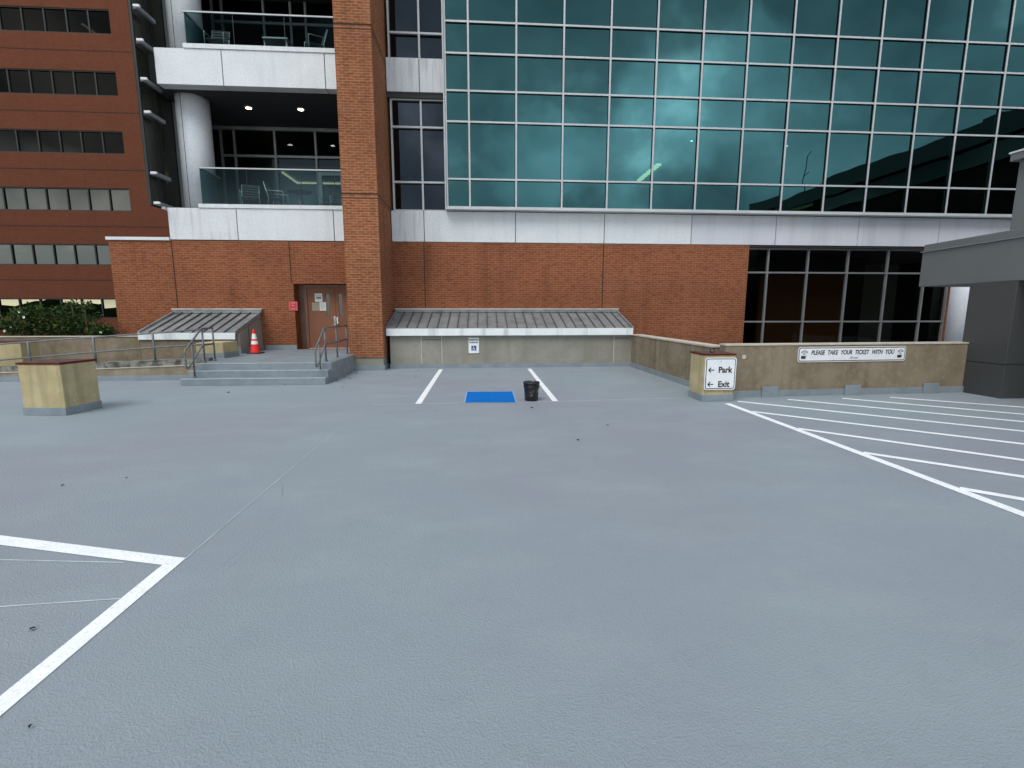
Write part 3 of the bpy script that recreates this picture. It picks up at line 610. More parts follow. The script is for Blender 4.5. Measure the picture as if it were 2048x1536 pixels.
def plate(mb, x0, x1, z0, z1, y0, y1, r=.02, n=5):
    pts = []
    for cx, cz, a0 in ((x1 - r, z1 - r, 0), (x0 + r, z1 - r, 90), (x0 + r, z0 + r, 180), (x1 - r, z0 + r, 270)):
        for k in range(n + 1):
            a = R(a0 + 90 * k / n); pts.append((cx + r * math.cos(a), cz + r * math.sin(a)))
    i = len(mb.v); N_ = len(pts)
    mb.v += [(x, y0, z) for x, z in pts] + [(x, y1, z) for x, z in pts]
    mb.f.append(tuple(i + k for k in range(N_))); mb.f.append(tuple(i + N_ + k for k in reversed(range(N_))))
    mb.mi += [mb.cur] * 2; mb.sm += [False] * 2
    for k in range(N_):
        mb.f.append((i + (k + 1) % N_, i + k, i + N_ + k, i + N_ + (k + 1) % N_)); mb.mi.append(mb.cur); mb.sm.append(False)
def disc_ring(mb, cx, cz, r0, r1, y, a0=0, a1=360, n=24):
    for k in range(n):
        p, q = R(a0 + (a1 - a0) * k / n), R(a0 + (a1 - a0) * (k + 1) / n)
        mb.face([(cx + r0 * math.cos(p), y, cz + r0 * math.sin(p)), (cx + r1 * math.cos(p), y, cz + r1 * math.sin(p)), (cx + r1 * math.cos(q), y, cz + r1 * math.sin(q)), (cx + r0 * math.cos(q), y, cz + r0 * math.sin(q))])
def seg2(mb, a, b, wd, y):
    a = Vector(a); b = Vector(b); d = (b - a).normalized(); n = Vector((-d.y, d.x)) * wd / 2
    mb.face([(a.x - n.x, y, a.y - n.y), (b.x - n.x, y, b.y - n.y), (b.x + n.x, y, b.y + n.y), (a.x + n.x, y, a.y + n.y)])
# reserved parking sign
t = thing('parking_sign', 'white reserved parking sign with a blue wheelchair square on the shed wall', 'sign', (-0.115, 14.46, 0.665))
mb = MB(); plate(mb, -0.27, 0.04, 0.44, 0.895, 14.455, 14.46, .025); mb.build('sign_plate', M['signwhite'], t)
text('RESERVED', 0.066, M['signgreen'], t, (-0.115, 14.453, 0.83), bold=.0028)
text('PARKING', 0.062, M['signgreen'], t, (-0.115, 14.453, 0.755), bold=.0028)
mb = MB(); mb.box(-0.187, -0.043, 14.4515, 14.4540, 0.515, 0.66); mb.build('blue_panel', M['signblue'], t)
def wheelchair(mb, cx, cz, s, y):
    disc_ring(mb, cx - .02 * s, cz - .14 * s, .17 * s, .24 * s, y, 100, 370)
    disc_ring(mb, cx - .06 * s, cz + .36 * s, 0, .065 * s, y)
    seg2(mb, (cx - .05 * s, cz + .27 * s), (cx - .03 * s, cz - .02 * s), .08 * s, y); seg2(mb, (cx - .04 * s, cz + .0 * s), (cx + .16 * s, cz + .0 * s), .07 * s, y - .0002)
    seg2(mb, (cx + .14 * s, cz + .02 * s), (cx + .24 * s, cz - .26 * s), .07 * s, y - .0004); seg2(mb, (cx - .04 * s, cz + .14 * s), (cx + .12 * s, cz + .14 * s), .05 * s, y - .0006)
mb = MB(); wheelchair(mb, -0.115, 0.58, 0.155, 14.4505); mb.build('wheelchair_symbol', M['signwhite'], t)

# ================================================================= BRICK TOWER AT THE LEFT
tw = thing('brick_tower', 'dark red brick office tower with long rows of windows, far left', 'building', (-35, 39, 0))
rows = [(1.12, 2.56), (5.0, 6.50), (8.85, 10.45), (12.8, 14.35), (16.68, 18.3), (20.68, 22.25), (24.6, 26.2)]
mb = MB(); wall_holes(mb, -56, -22.0, -0.5, 29, 39, [(-54, -25.2, a, b) for a, b in rows], 0.12, 8); mb.build('brick_wall', M['bricktower'], tw)
for i, (a, b) in enumerate(rows):
    mb = MB(); xs = [-25.2 - 1.445 * k for k in range(20)]; xs[-1] = -54 if xs[-1] < -54 else xs[-1]
    for x in xs: mb.box(x - .045, x + .045, 39.05, 39.12, a, b)
    mb.box(-54, -25.2, 39.04, 39.11, b - .07, b); mb.box(-54, -25.2, 39.04, 39.11, a, a + .06)
    wf = mb.build('window', M['gasket'], tw)
    mb = MB()
    for x0, x1 in zip(xs[1:], xs):
        t1, t2 = random.uniform(-.004, .004), random.uniform(-.004, .004)
        mb.face([(x0, 39.14 - t1 - t2, a), (x1, 39.14 + t1 - t2, a), (x1, 39.14 + t1 + t2, b), (x0, 39.14 - t1 + t2, b)])
    mb.build('glass', M['gtower'], wf)
    mb = MB(); mb.box(-56, -22.0, 38.99, 39.004, a - 1.12, a - 1.07); mb.build('expansion_joint', M['joint'], tw)
mb = MB(); mb.box(-55, -22.2, 42.5, 42.6, -.5, 28.9); mb.build('room_back_wall', M['dark'], tw)
mb = MB(); mb.box(-27.55, -27.40, 39.6, 41.6, 21.55, 21.62); mb.build('office_light', M['lampoff'], tw)

# ================================================================= BRICK BUILDING BEHIND THE CAMERA (seen in the glass)
bk = thing('opposite_building', 'dark office block across the deck, seen only as a reflection in the curtain wall', 'building', (35, -2, 0))
dk = brick_mat('opposite_dark_brick', (0.012, 0.008, 0.006), (0.010, 0.006, 0.005), (0.012, 0.009, 0.008))
mb = MB(); mb.prism([(25.6, -14), (46, -14), (46, 11), (25.6, 11)], -0.4, 10.0); mb.prism([(26.1, -18), (46, -18), (46, -14), (26.1, -14)], -0.4, 9.4); mb.build('wall', dk, bk)
mb = MB(); mb.box(25.2, 46, -14.0, 11.2, 10.0, 11.0); mb.build('roof_edge', M['gasket'], bk)
mb = MB(); mb.box(25.5, 25.58, -4.2, 10.9, 9.0, 9.9); mb.build('window_strip', M['gtower'], bk)
mb = MB(); mb.box(25.45, 25.59, -10.6, -5.2, 9.75, 9.98); mb.build('ochre_strip', base_mat('ochre_band', (0.35, 0.27, 0.12), 0.7), bk)  # plain ochre band just under the roof edge
mb = MB(); mb.box(27, 28.5, -11, -9.8, 10.7, 11.4); mb.box(27, 28.2, 0.5, 1.6, 10.7, 11.5); mb.box(27, 28.4, 5.5, 6.6, 10.7, 11.8); mb.lathe([(.25, 9.4), (.25, 10.2)], 27, -14.6, 12); mb.build('roof_vent', M['gasket'], bk)
mb = MB(); mb.tube([(26.6, -7.9, 10.6), (26.6, -7.9, 14.0)], .035); mb.tube([(26.6, -7.9, 14.0), (26.6, -7.5, 14.2)], .03); mb.tube([(26.6, -7.9, 12.5), (26.6, -7.4, 12.65)], .03); mb.build('antenna', M['gasket'], bk)

random.seed(21)
hd = thing('unseen_tree_row', 'low dark row of trees, unseen, added far behind to darken reflections in the lowest tower windows', 'trees', (-70, -20, -.5))  # out of view, added for the dark lower part of the window reflections
mb = MB(); top = []
for k in range(61):
    x = -120 + 1.5 * k; top.append((x, 2.75 + .45 * math.sin(k * .55) + random.uniform(-.25, .25)))
for (xa, za), (xb, zb) in zip(top, top[1:]):
    mb.v += [(xa, -20, -.5), (xb, -20, -.5), (xb, -23, -.5), (xa, -23, -.5), (xa, -20.6, za), (xb, -20.6, zb), (xb, -22.4, zb - .2), (xa, -22.4, za - .2)]; i = len(mb.v) - 8
    for qd in ((4, 5, 6, 7), (0, 1, 5, 4), (2, 3, 7, 6)): mb.f.append(tuple(i + q for q in qd)); mb.mi.append(0); mb.sm.append(True)
mb.build('foliage', M['leafdark'], hd)

# ================================================================= AREAWAY SHEDS
def shed(name, label, xf0, xf1, xb0, xb1, zf0, zf1, zb0, zb1, yf, nrib, rib_from, rib_sp, front_m):
    t = thing(name, label, 'shed', ((xf0 + xf1) / 2, 15.2, 0))
    # roof sheet
    th = .03
    mb = MB(); pts = [(xf0, yf, zf1), (xf1, yf, zf1), (xb1, 15.93, zb0), (xb0, 15.93, zb0)]
    mb.face(pts); mb.face([(x, y, z - th) for x, y, z in pts])
    for a, b in zip(pts, pts[1:] + pts[:1]): mb.face([a, b, (b[0], b[1], b[2] - th), (a[0], a[1], a[2] - th)])
    rf = mb.build('metal_roof', M['metalroof'], t)
    for k in range(nrib):
        f = (rib_from + rib_sp * k - xf0) / (xf1 - xf0); a = Vector((xf0 + f * (xf1 - xf0), yf + .03, zf1)); b = Vector((xb0 + f * (xb1 - xb0), 15.90, zb0))
        mb = MB(); h = .045; q = .011
        v = [(a.x - q, a.y, a.z), (a.x + q, a.y, a.z), (b.x + q, b.y, b.z), (b.x - q, b.y, b.z)]
        i = len(mb.v); mb.v += v + [(x, y, z + h) for x, y, z in v]
        for qd in ((0, 1, 2, 3), (4, 7, 6, 5), (0, 4, 5, 1), (1, 5, 6, 2), (2, 6, 7, 3), (3, 7, 4, 0)): mb.f.append(tuple(i + z for z in qd)); mb.mi.append(0); mb.sm.append(False)
        mb.build('standing_seam', M['seam'], rf)
    mb = MB(); mb.box(xf0 - .01, xf1 + .01, yf - .025, yf - .002, zf0, zf1 + .012); mb.build('fascia', M['fascia'], t, bevel=.003)
    mb = MB(); mb.box(xb0 - .02, xb1 + .02, 15.90, 15.985, zb0 + .012, zb1 - .02); mb.cur = 1; mb.box(xb0 - .04, xb1 + .04, 15.88, 15.99, zb1 - .02, zb1); mb.build('wall_flashing', [M['metalroof'], M['fascia']], t)
    for s, xf, xb in ((-1, xf0, xb0), (1, xf1, xb1)):
        mb = MB(); a = Vector((xf, yf, zf1)); b = Vector((xb, 15.88, zb0)); w2 = .025
        v = [(a.x - w2, a.y, a.z - .05), (a.x + w2, a.y, a.z - .05), (b.x + w2, b.y, b.z - .05), (b.x - w2, b.y, b.z - .05)]
        mb.v += v + [(x, y, z + .11) for x, y, z in v]
        for qd in ((0, 1, 2, 3), (4, 7, 6, 5), (0, 4, 5, 1), (1, 5, 6, 2), (2, 6, 7, 3), (3, 7, 4, 0)): mb.f.append(qd); mb.mi.append(0); mb.sm.append(False)
        mb.build('rake_trim', M['metalroof'], t)
    return t
s2 = shed('lean_to_shed', 'long low concrete areaway shed with grey standing seam roof against the brick wall', -2.63, 4.64, -2.58, 4.60, 0.965, 1.16, 1.62, 1.75, 14.38, 24, -2.63 + .27, .2945, None)
mb = MB(); mb.box(-2.56, 4.66, 14.48, 14.75, 0, 1.10); fw_ = mb.build('concrete_wall', M['conc2'], s2)
mb = MB(); mb.xprism([(14.75, 1.05), (14.75, .2), (15.99, .2), (15.99, 1.55)], -2.5, -2.4); mb.xprism([(14.75, 1.05), (14.75, .2), (15.99, .2), (15.99, 1.55)], 4.5, 4.6); mb.build('end_wall', M['conc2'], s2)
mb = MB(); mb.prism([(-2.58, 14.455), (4.68, 14.455), (4.68, 14.478), (-2.58, 14.478)], 0, .125); mb.build('painted_base', M['deckpaint'], s2)
mb = MB(); mb.box(-1.665, -1.645, 14.474, 14.479, .13, .96); mb.box(-1.065, -1.045, 14.474, 14.479, .13, .96); mb.box(4.10, 4.12, 14.474, 14.479, .13, .96); mb.build('form_seam', M['coping'], s2)
mb = MB(); mb.box(-1.64, -1.07, 14.473, 14.479, .835, .845); mb.box(4.13, 4.6, 14.473, 14.479, .86, .87); mb.build('access_hatch_edge', M['joint'], s2)
s1 = shed('lean_to_shed', 'short lean-to areaway shed with sloping grey metal roof left of the door', -9.47, -6.87, -9.37, -6.76, 0.88, 1.055, 1.60, 1.745, 14.38, 9, -9.47 + .26, .29, None)
mb = MB(); mb.box(-9.3, -6.95, 15.0, 15.2, 0.1, 1.05); mb.build('front_wall', M['conc2'], s1)
mb = MB(); mb.xprism([(14.5, .46), (15.99, .46), (15.99, 1.55), (14.5, 1.03)], -6.90, -6.80); sw = mb.build('side_wall', M['conc2'], s1)
mb = MB(); mb.box(-6.798, -6.775, 14.45, 15.99, .46, .60); mb.build('painted_base', M['deckpaint'], s1)
mb = MB(); mb.box(-6.80, -6.796, 15.06, 15.085, .6, 1.2); mb.build('panel_joint', M['joint'], sw)

# ================================================================= STEPS, LANDING, RAMP
st = thing('entrance_steps', 'three grey coated concrete steps up to the landing before the brown door', 'steps', (-5, 12, 0))
mb = MB(); mb.box(-6.72, -3.52, 11.40, 11.62, 0, 0.155); mb.build('step', M['deckpaint'], st, bevel=.008)
mb = MB(); mb.box(-6.65, -3.51, 11.62, 11.85, 0, 0.31); mb.build('step', M['deckpaint'], st, bevel=.008)
mb = MB(); mb.prism([(-6.60, 11.85), (-3.50, 11.85), (-3.50, 14.05), (-3.63, 14.05), (-3.63, 15.99), (-6.78, 15.99), (-6.78, 13.0), (-6.60, 13.0)], 0, 0.46); mb.build('landing', M['deckpaint'], st, bevel=.008)
mb = MB(); mb.prism([(-3.498, 11.86), (-3.494, 11.86), (-3.494, 14.03), (-3.498, 14.03)], 0, .445); mb.build('landing_side', M['stepside'], st)

M['lit_tread_edge'] = mat('pale_lit_tread', (0.34, 0.385, 0.415), (0.42, 0.465, 0.495), 6, rough=0.6, speck=((0.2, 0.22, 0.25), 0.4, 30))  # pale strips put the light on the tread edges into the colour
for xa, xb, y, z in ((-6.725, -3.515, 11.395, .155), (-6.655, -3.505, 11.615, .31), (-6.605, -3.497, 11.845, .46)):
    mb = MB(); mb.box(xa, xb, y, y + .06, z - .010, z + .004); mb.build('lit_tread_edge', M['lit_tread_edge'], [o for o in st.children if o.name.startswith('landing' if z > .4 else 'step')][0 if z in (.155, .46) else 1])

rp = thing('access_ramp', 'sloping concrete wheelchair ramp with dirty kerb running left from the landing', 'ramp', (-9.3, 12.9, 0))
def slab(mb, x0, x1, y0, y1, zb0, zb1, zt0, zt1):
    i = len(mb.v); mb.v += [(x0, y0, zb0), (x1, y0, zb1), (x1, y1, zb1), (x0, y1, zb0), (x0, y0, zt0), (x1, y0, zt1), (x1, y1, zt1), (x0, y1, zt0)]
    for qd in ((0, 3, 2, 1), (4, 5, 6, 7), (0, 1, 5, 4), (1, 2, 6, 5), (2, 3, 7, 6), (3, 0, 4, 7)): mb.f.append(tuple(i + z for z in qd)); mb.mi.append(mb.cur); mb.sm.append(False)
mb = MB(); slab(mb, -15.9, -6.62, 12.44, 12.64, 0, 0, .20, .53); slab(mb, -15.9, -6.62, 12.64, 14.38, 0, 0, .05, .44); mb.build('ramp_body', M['concold'], rp)
mb = MB(); slab(mb, -15.9, -6.61, 12.41, 12.438, 0, 0, .06, .36); mb.build('lower_kerb_face', M['concbrown'], rp)
mb = MB(); slab(mb, -15.9, -6.62, 12.395, 12.4385, .065, .365, .08, .385); mb.build('kerb_ledge', M['coping'], rp)
mb = MB(); mb.box(-15.9, -6.62, 12.37, 12.405, 0, .125); mb.build('painted_base', M['deckpaint'], rp)

# concrete parapet behind the ramp
cwl = thing('concrete_parapet', 'weathered brown concrete parapet with pale top behind the ramp', 'wall', (-12, 14.5, 0))
mb = MB(); mb.box(-16, -9.48, 14.40, 14.62, 0, .965); mb.build('wall', M['conc'], cwl)
mb = MB(); mb.box(-9.48, -6.95, 14.41, 14.60, 0, .86); mb.build('wall_under_shed', M['conc'], cwl)
mb = MB(); mb.box(-16, -9.49, 14.38, 14.64, .966, .985); mb.build('coping', M['coping'], cwl)

# right-hand parapets
pr = thing('concrete_parapet', 'concrete parapet running from the long shed towards the Park and Exit post', 'wall', (4.8, 12, 0))
mb = MB(); mb.prism([(4.66, 14.46), (4.76, 9.60), (5.02, 9.60), (4.92, 14.46)], 0, .95); mb.build('wall', M['conc'], pr, bevel=.01)
mb = MB(); mb.prism([(4.64, 14.46), (4.74, 9.58), (5.04, 9.58), (4.94, 14.46)], .952, .985); mb.build('coping', M['coping'], pr)
mb = MB(); mb.prism([(4.63, 14.45), (4.73, 9.60), (4.757, 9.60), (4.657, 14.45)], 0, .13); mb.build('painted_base', M['deckpaint'], pr)
pr2 = thing('concrete_parapet', 'brown concrete parapet carrying the long ticket sign at right', 'wall', (7.5, 9.4, 0))
def fy(x): return 9.12 + (x - 5.0) * 0.052
mb = MB(); mb.prism([(4.80, fy(4.80)), (10.20, fy(10.2)), (10.30, fy(10.2) + .25), (4.80, fy(4.8) + .25)], 0, 1.015); mb.build('wall', M['conc'], pr2, bevel=.01)
mb = MB(); mb.prism([(4.79, fy(4.80) - .012), (10.24, fy(10.2) - .012), (10.32, fy(10.2) + .26), (4.79, fy(4.8) + .26)], 1.017, 1.045); mb.build('coping', M['coping'], pr2)
mb = MB(); mb.prism([(4.80, fy(4.80) - .03), (10.2, fy(10.2) - .03), (10.2, fy(10.2) - .003), (4.80, fy(4.8) - .003)], 0, .13); mb.build('painted_base', M['deckpaint'], pr2)
for x0 in (5.58, 7.38, 9.16):
    mb = MB(); mb.prism([(x0, fy(x0) - .07), (x0 + .34, fy(x0 + .34) - .07), (x0 + .34, fy(x0 + .34) - .032), (x0, fy(x0) - .032)], 0, .21); mb.build('drain_cover', M['deckpaint'], pr2, bevel=.006)
mb = MB()
for k in range(14):
    a = 2 * math.pi * k / 14
mb.lathe([(0.045, 0), (0.045, .006)], 0, 0, 14)
o = mb.build('patch', M['coping'], pr2); o.location = Vector((5.18, fy(5.18) - .004, .80)) - pr2.location; o.rotation_euler = (R(90), 0, 0)

# ticket sign
TS = thing('ticket_sign', 'long white sign reading please take your ticket with you on the parapet', 'sign', (7.5, 9.2, .83))
ang = math.atan(0.052)
def on_wall(o):      # meshes are made in a flat frame at y=0 around x=7.5 and turned onto the wall
    o.parent = TS; o.location = (0, fy(7.5) - .006 - TS.location.y, 0); o.rotation_euler = (0, 0, ang); return o
def flat_text(s, size, m, x, z, y=-.0135, **kw):
    return on_wall(text(s, size, m, None, (x, y, z), **kw))
H2, W2 = .153, 1.19
mb = MB(); plate(mb, -W2, W2, -H2, H2, -.008, 0, .05); on_wall(mb.build('sign_plate', M['signrim']))
mb = MB(); plate(mb, -W2 + .018, W2 - .018, -H2 + .018, H2 - .018, -.0095, -.0082, .04); on_wall(mb.build('black_border', M['signblack']))
mb = MB(); plate(mb, -W2 + .032, W2 - .032, -H2 + .032, H2 - .032, -.0115, -.0097, .03); on_wall(mb.build('white_face', M['signwhite']))
flat_text('PLEASE  TAKE  YOUR  TICKET  WITH  YOU', .122, M['signblack'], 0, .034, shear=.22, bold=.0032, sx=.765, space=1.0)
def cup_emblem(cx):
    mb = MB(); y = -.0125
    mb.box(cx - .055, cx + .035, y, y + .0008, -.085, -.025); mb.box(cx - .045, cx + .02, y - .0005, y, -.075, -.035)
    mb.box(cx - .065, cx + .075, y, y + .0008, .030, .040)
    mb.box(cx - .012, cx + .02, y, y + .0008, -.005, .015)
    for k in range(5): disc_ring(mb, cx - .045 + .025 * k + .005, .055 + .012 * (2 - abs(k - 2)), 0, .012, y, n=8)
    mb.box(cx + .04, cx + .045, y, y + .0008, -.085, -.01); mb.box(cx + .052, cx + .056, y, y + .0008, -.07, 0)
    on_wall(mb.build('emblem', M['signblack']))
cup_emblem(-1.065); cup_emblem(1.055)
mb = MB(); y = -.0125; disc_ring(mb, -.035, -.072, .018, .024, y, 90, 270, 12); mb.box(-.035, -.005, y, y + .0008, -.052, -.046); mb.box(-.035, -.015, y, y + .0008, -.098, -.092)
mb.box(-.018, .008, y, y + .0008, -.085, -.062)
on_wall(mb.build('logo', M['signblack']))
flat_text('PARK', .042, M['ink'], .07, -.078, shear=.3, bold=.0008)
mb = MB()
for x in (-.42, .42):
    for z in (-.112, .112): disc_ring(mb, x, z, 0, .007, -.0122, n=10)
on_wall(mb.build('screw', M['ink']))

# ================================================================= STUCCO POSTS
def post(label, corners, h, over=.035, hb=.13, sm=None):
    cx = sum(c[0] for c in corners) / 4; cy = sum(c[1] for c in corners) / 4
    t = thing('stucco_post', label, 'post', (cx, cy, 0))
    def grow(k, e=0): return [(cx + (x - cx) * (1 + k) , cy + (y - cy) * (1 + k)) for x, y in corners]
    mb = MB(); mb.prism(corners, .05, h - .028); mb.build('post_body', sm or M['stucco'], t, bevel=.012)
    mb = MB(); mb.prism(grow(.03), 0, hb); mb.build('painted_base', M['deckpaint'], t, bevel=.006)
    mb = MB(); mb.prism(grow(over * 1.3), h - .028, h); cp = mb.build('red_cap', M['redcap'], t, bevel=.006)
    mb = MB(); mb.prism(grow(-.02), h - .01, h + .003); mb.build('cap_top', M['captop'], cp)
    return t
p1 = post('cream stucco post with dark red cap standing alone in front of the ramp', [(-7.40, 8.33), (-6.71, 8.27), (-6.62, 8.90), (-7.31, 8.96)], .865)
mb = MB()
for y, z in ((8.42, .22), (8.80, .24), (8.40, .72), (8.78, .74)):
    f = (y - 8.27) / .63; x = -6.71 + .09 * f; mb.tube([(x - .005, y, z), (x + .01, y, z)], .016, 8)
mb.build('bolt', M['steel'], p1)
p2 = post('cream stucco post carrying the white Park and Exit sign', [(4.19, 8.72), (4.80, 8.74), (4.80, 9.32), (4.19, 9.30)], .90)
p3 = post('cream stucco post with red cap behind the ramp railing at left edge', [(-12.3, 12.95), (-11.38, 12.98), (-11.42, 13.55), (-12.3, 13.5)], .93)
p4 = thing('stucco_block', 'low cream stucco block on a grey base under the short shed eave', 'post', (-6.85, 13.3, .44))
mb = MB(); mb.prism([(-7.20, 13.00), (-6.62, 13.18), (-6.60, 13.9), (-7.2, 13.9)], .46, .87); mb.build('block_body', M['stucco'], p4, bevel=.01)
mb = MB(); mb.prism([(-7.22, 12.96), (-6.60, 13.15), (-6.58, 13.92), (-7.22, 13.92)], .4, .60); mb.build('painted_base', M['deckpaint'], p4)
# ring bolt on the sign post
mb = MB(); n = 22; mb.tube([(4.40 + .042 * math.cos(2 * math.pi * k / n), 8.86, .955 + .042 * math.sin(2 * math.pi * k / n)) for k in range(n)], .010, 8, closed=True)
mb.tube([(4.40, 8.86, .898), (4.40, 8.86, .915)], .014, 8); mb.build('ring_bolt', M['signblack'], p2)
# Park / Exit sign
PS = thing('direction_sign', 'square white Park and Exit sign with left arrows on the stucco post', 'sign', (4.50, 8.70, .52))
mb = MB(); plate(mb, 4.20, 4.80, .228, .832, 8.690, 8.697, .045); mb.build('sign_plate', M['signwhite'], PS)
mb = MB(); plate(mb, 4.218, 4.782, .246, .814, 8.6875, 8.6892, .038); mb.build('black_border', M['signblack'], PS)
mb = MB(); plate(mb, 4.232, 4.768, .260, .800, 8.685, 8.6868, .028); mb.build('white_face', M['signwhite'], PS)
text('Park', .155, M['signblack'], PS, (4.585, 8.683, .600), bold=.005, sx=.92)
text('Exit', .155, M['signblack'], PS, (4.572, 8.683, .330), bold=.005, sx=.92)
for z in (.600, .333):
    mb = MB(); y = 8.6835; x = 4.268 + (.0 if z > .5 else 0)
    seg2(mb, (x + .01, z), (x + .11, z), .018, y); seg2(mb, (x, z), (x + .045, z + .043), .02, y - .0003); seg2(mb, (x, z), (x + .045, z - .043), .02, y - .0006); mb.build('arrow', M['signblack'], PS)
mb = MB(); disc_ring(mb, 4.50, .755, 0, .009, 8.6835, n=10); disc_ring(mb, 4.735, .285, 0, .006, 8.6835, n=10); mb.build('screw', M['ink'], PS)

# ================================================================= RAILINGS
rr = .021
def railing_stair(name, label, x, base, top_y1):
    t = thing(name, label, 'railing', (x, base + .6, .3))
    y0 = base     # y of the front post
    # top rail with sloping front and return loop
    pts = [(x, top_y1, 1.37), (x, y0 + .42, 1.37), (x, y0 - .22, .86), (x, y0 - .22, .50), (x, y0 - .17, .44), (x, y0 - .10, .50), (x, y0 + .42, .93), (x, top_y1, .93)]
    pts = [(x, top_y1, 1.27), (x, y0 + .45, 1.27), (x, y0 - .30, .80), (x, y0 - .30, .42), (x, y0 - .22, .40), (x, y0 + .45, .88), (x, top_y1, .88)]
    mb = MB(); mb.tube(rounded(pts, .07), rr); mb.build('rail', M['rail'], t)
    ys = [(y0, .155, .99), (y0 + .47, .46, 1.26)]
    k = 1
    if top_y1 > y0 + 1.2: ys += [(y0 + 1.45, .46, 1.26), (top_y1, .46, 1.27)]
    else: ys += [(top_y1, .46, 1.27)]
    for y, a, b in ys:
        mb = MB(); mb.tube([(x, y, a), (x, y, b)], rr); p = mb.build('post', M['rail'], t)
        mb = MB(); mb.lathe([(.036, a), (.036, a + .035)], x, y, 12); mb.build('foot_collar', M['rail'], p)
    return t
railing_stair('stair_railing', 'bent grey pipe handrail on the right side of the steps, by the brick pier', -3.72, 11.74, 14.20)
railing_stair('stair_railing', 'bent grey pipe handrail on the left side of the steps, meeting the ramp rail', -6.52, 11.62, 12.55)
rl = thing('ramp_railing', 'long grey two-rail pipe railing sloping up along the ramp kerb', 'railing', (-9.3, 12.54, 0))
def rz(x): return .43 + (x + 9.33) * .068   # kerb top
mb = MB(); xs = [-15.8, -12.5, -9.3, -7.9, -6.62]
mb.tube([(x, 12.54, {-15.8: .55, -12.5: .82, -9.3: 1.05, -7.9: 1.145, -6.62: 1.25}[x]) for x in xs], rr); mb.build('top_rail', M['rail'], rl)
mb = MB(); mb.tube([(x, 12.54, {-15.8: .15, -12.5: .43, -9.3: .69, -7.9: .80, -6.62: .87}[x]) for x in xs], rr); mb.build('mid_rail', M['rail'], rl)
for x, tz in ((-12.4, .83), (-10.82, .95), (-9.32, 1.05), (-7.93, 1.143)):
    mb = MB(); mb.tube([(x, 12.54, rz(x) - .06), (x, 12.54, tz)], rr + .003); mb.build('post', M['rail'], rl)

# ================================================================= GREY CANOPY AT RIGHT
cn = thing('grey_canopy', 'grey metal clad canopy and wall over the garage lane at right edge', 'canopy', (11.5, 8.6, 0))
fx = lambda y: 10.49 + (y - 11.08) * .145
pl = [(fx(-3), -3), (16, -3), (16, 11.10), (fx(11.1), 11.10)]
mb = MB(); mb.prism(pl, 2.25, 3.04); mb.build('fascia', M['canopy'], cn, bevel=.01)
pl2 = [(fx(-3) - .03, -3), (16, -3), (16, 11.13), (fx(11.1) - .03, 11.13)]
mb = MB(); mb.prism(pl2, 3.043, 3.065); mb.build('trim_edge', M['alu_dark'], cn)
pl3 = [(fx(-3) + .01, -3), (16, -3), (16, 11.09), (fx(11.1) + .01, 11.09)]
mb = MB(); mb.prism(pl3, 3.067, 3.215); mb.build('parapet', M['canopy'], cn, bevel=.01)
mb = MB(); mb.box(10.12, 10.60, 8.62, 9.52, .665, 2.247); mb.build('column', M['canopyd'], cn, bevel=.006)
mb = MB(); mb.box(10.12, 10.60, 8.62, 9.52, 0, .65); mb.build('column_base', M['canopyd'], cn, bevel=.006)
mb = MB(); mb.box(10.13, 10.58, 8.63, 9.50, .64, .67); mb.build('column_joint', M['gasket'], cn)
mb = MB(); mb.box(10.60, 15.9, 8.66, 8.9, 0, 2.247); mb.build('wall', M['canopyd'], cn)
mb = MB(); mb.box(12.50, 15.8, 4, 11, 3.22, 5.10); mb.build('upper_box', M['canopy'], cn, bevel=.01)
mb = MB(); mb.box(12.36, 15.9, 3.9, 11.1, 5.102, 5.27); mb.build('upper_coping', M['canopy'], cn, bevel=.01)
mb = MB(); mb.box(12.34, 12.7, 10.7, 11.12, 5.272, 5.31); mb.build('coping_clip', M['panel'], cn)

# ================================================================= SMALL THINGS ON THE DECK
bu = thing('paint_pail', 'black plastic paint pail with tan label smears beside the blue square', 'bucket', (1.01, 9.08, 0))
mb = MB(); B = (1.01, 9.08)
mb.lathe([(.118, .004), (.128, .012), (.143, .30), (.145, .305)], *B, 36); body = mb.build('pail_body', M['plastic'], bu)
mb = MB()
for z in (.262, .295): mb.lathe([(.143, z - .009), (.154, z - .006), (.154, z + .006), (.143, z + .009)], *B, 36, cap=False)
mb.build('rib', M['plastic'], body)
mb = MB(); mb.lathe([(.145, .318), (.156, .32), (.158, .352), (.150, .360), (.143, .356), (.142, .338), (.0, .335)], *B, 36, cap=False); mb.build('lid', M['plastic'], bu)
mb = MB()
for k in range(9):
    a = R(-92 + random.uniform(-14, 14)); z = random.uniform(.06, .22); r_ = .1285 + .0145 * (z / .3) + .0012
    x, y = B[0] + r_ * math.cos(a), B[1] + r_ * math.sin(a); w_ = random.uniform(.006, .016); h_ = random.uniform(.008, .022)
    mb.face([(x - w_, y - .0005, z - h_), (x + w_, y - .0005, z - h_), (x + w_ * .7, y - .0005, z + h_), (x - w_, y - .0005, z + h_)])
mb.build('label_smear', M['drips'], body)
mb = MB(); mb.tube([(B[0] + .152 * math.cos(a), B[1] + .152 * math.sin(a), .255 - .045 * math.sin((a - R(200)) / R(140) * math.pi)) for a in [R(200 + 140 * k / 16) for k in range(17)]], .003, 6); mb.build('wire_handle', M['gasket'], bu)

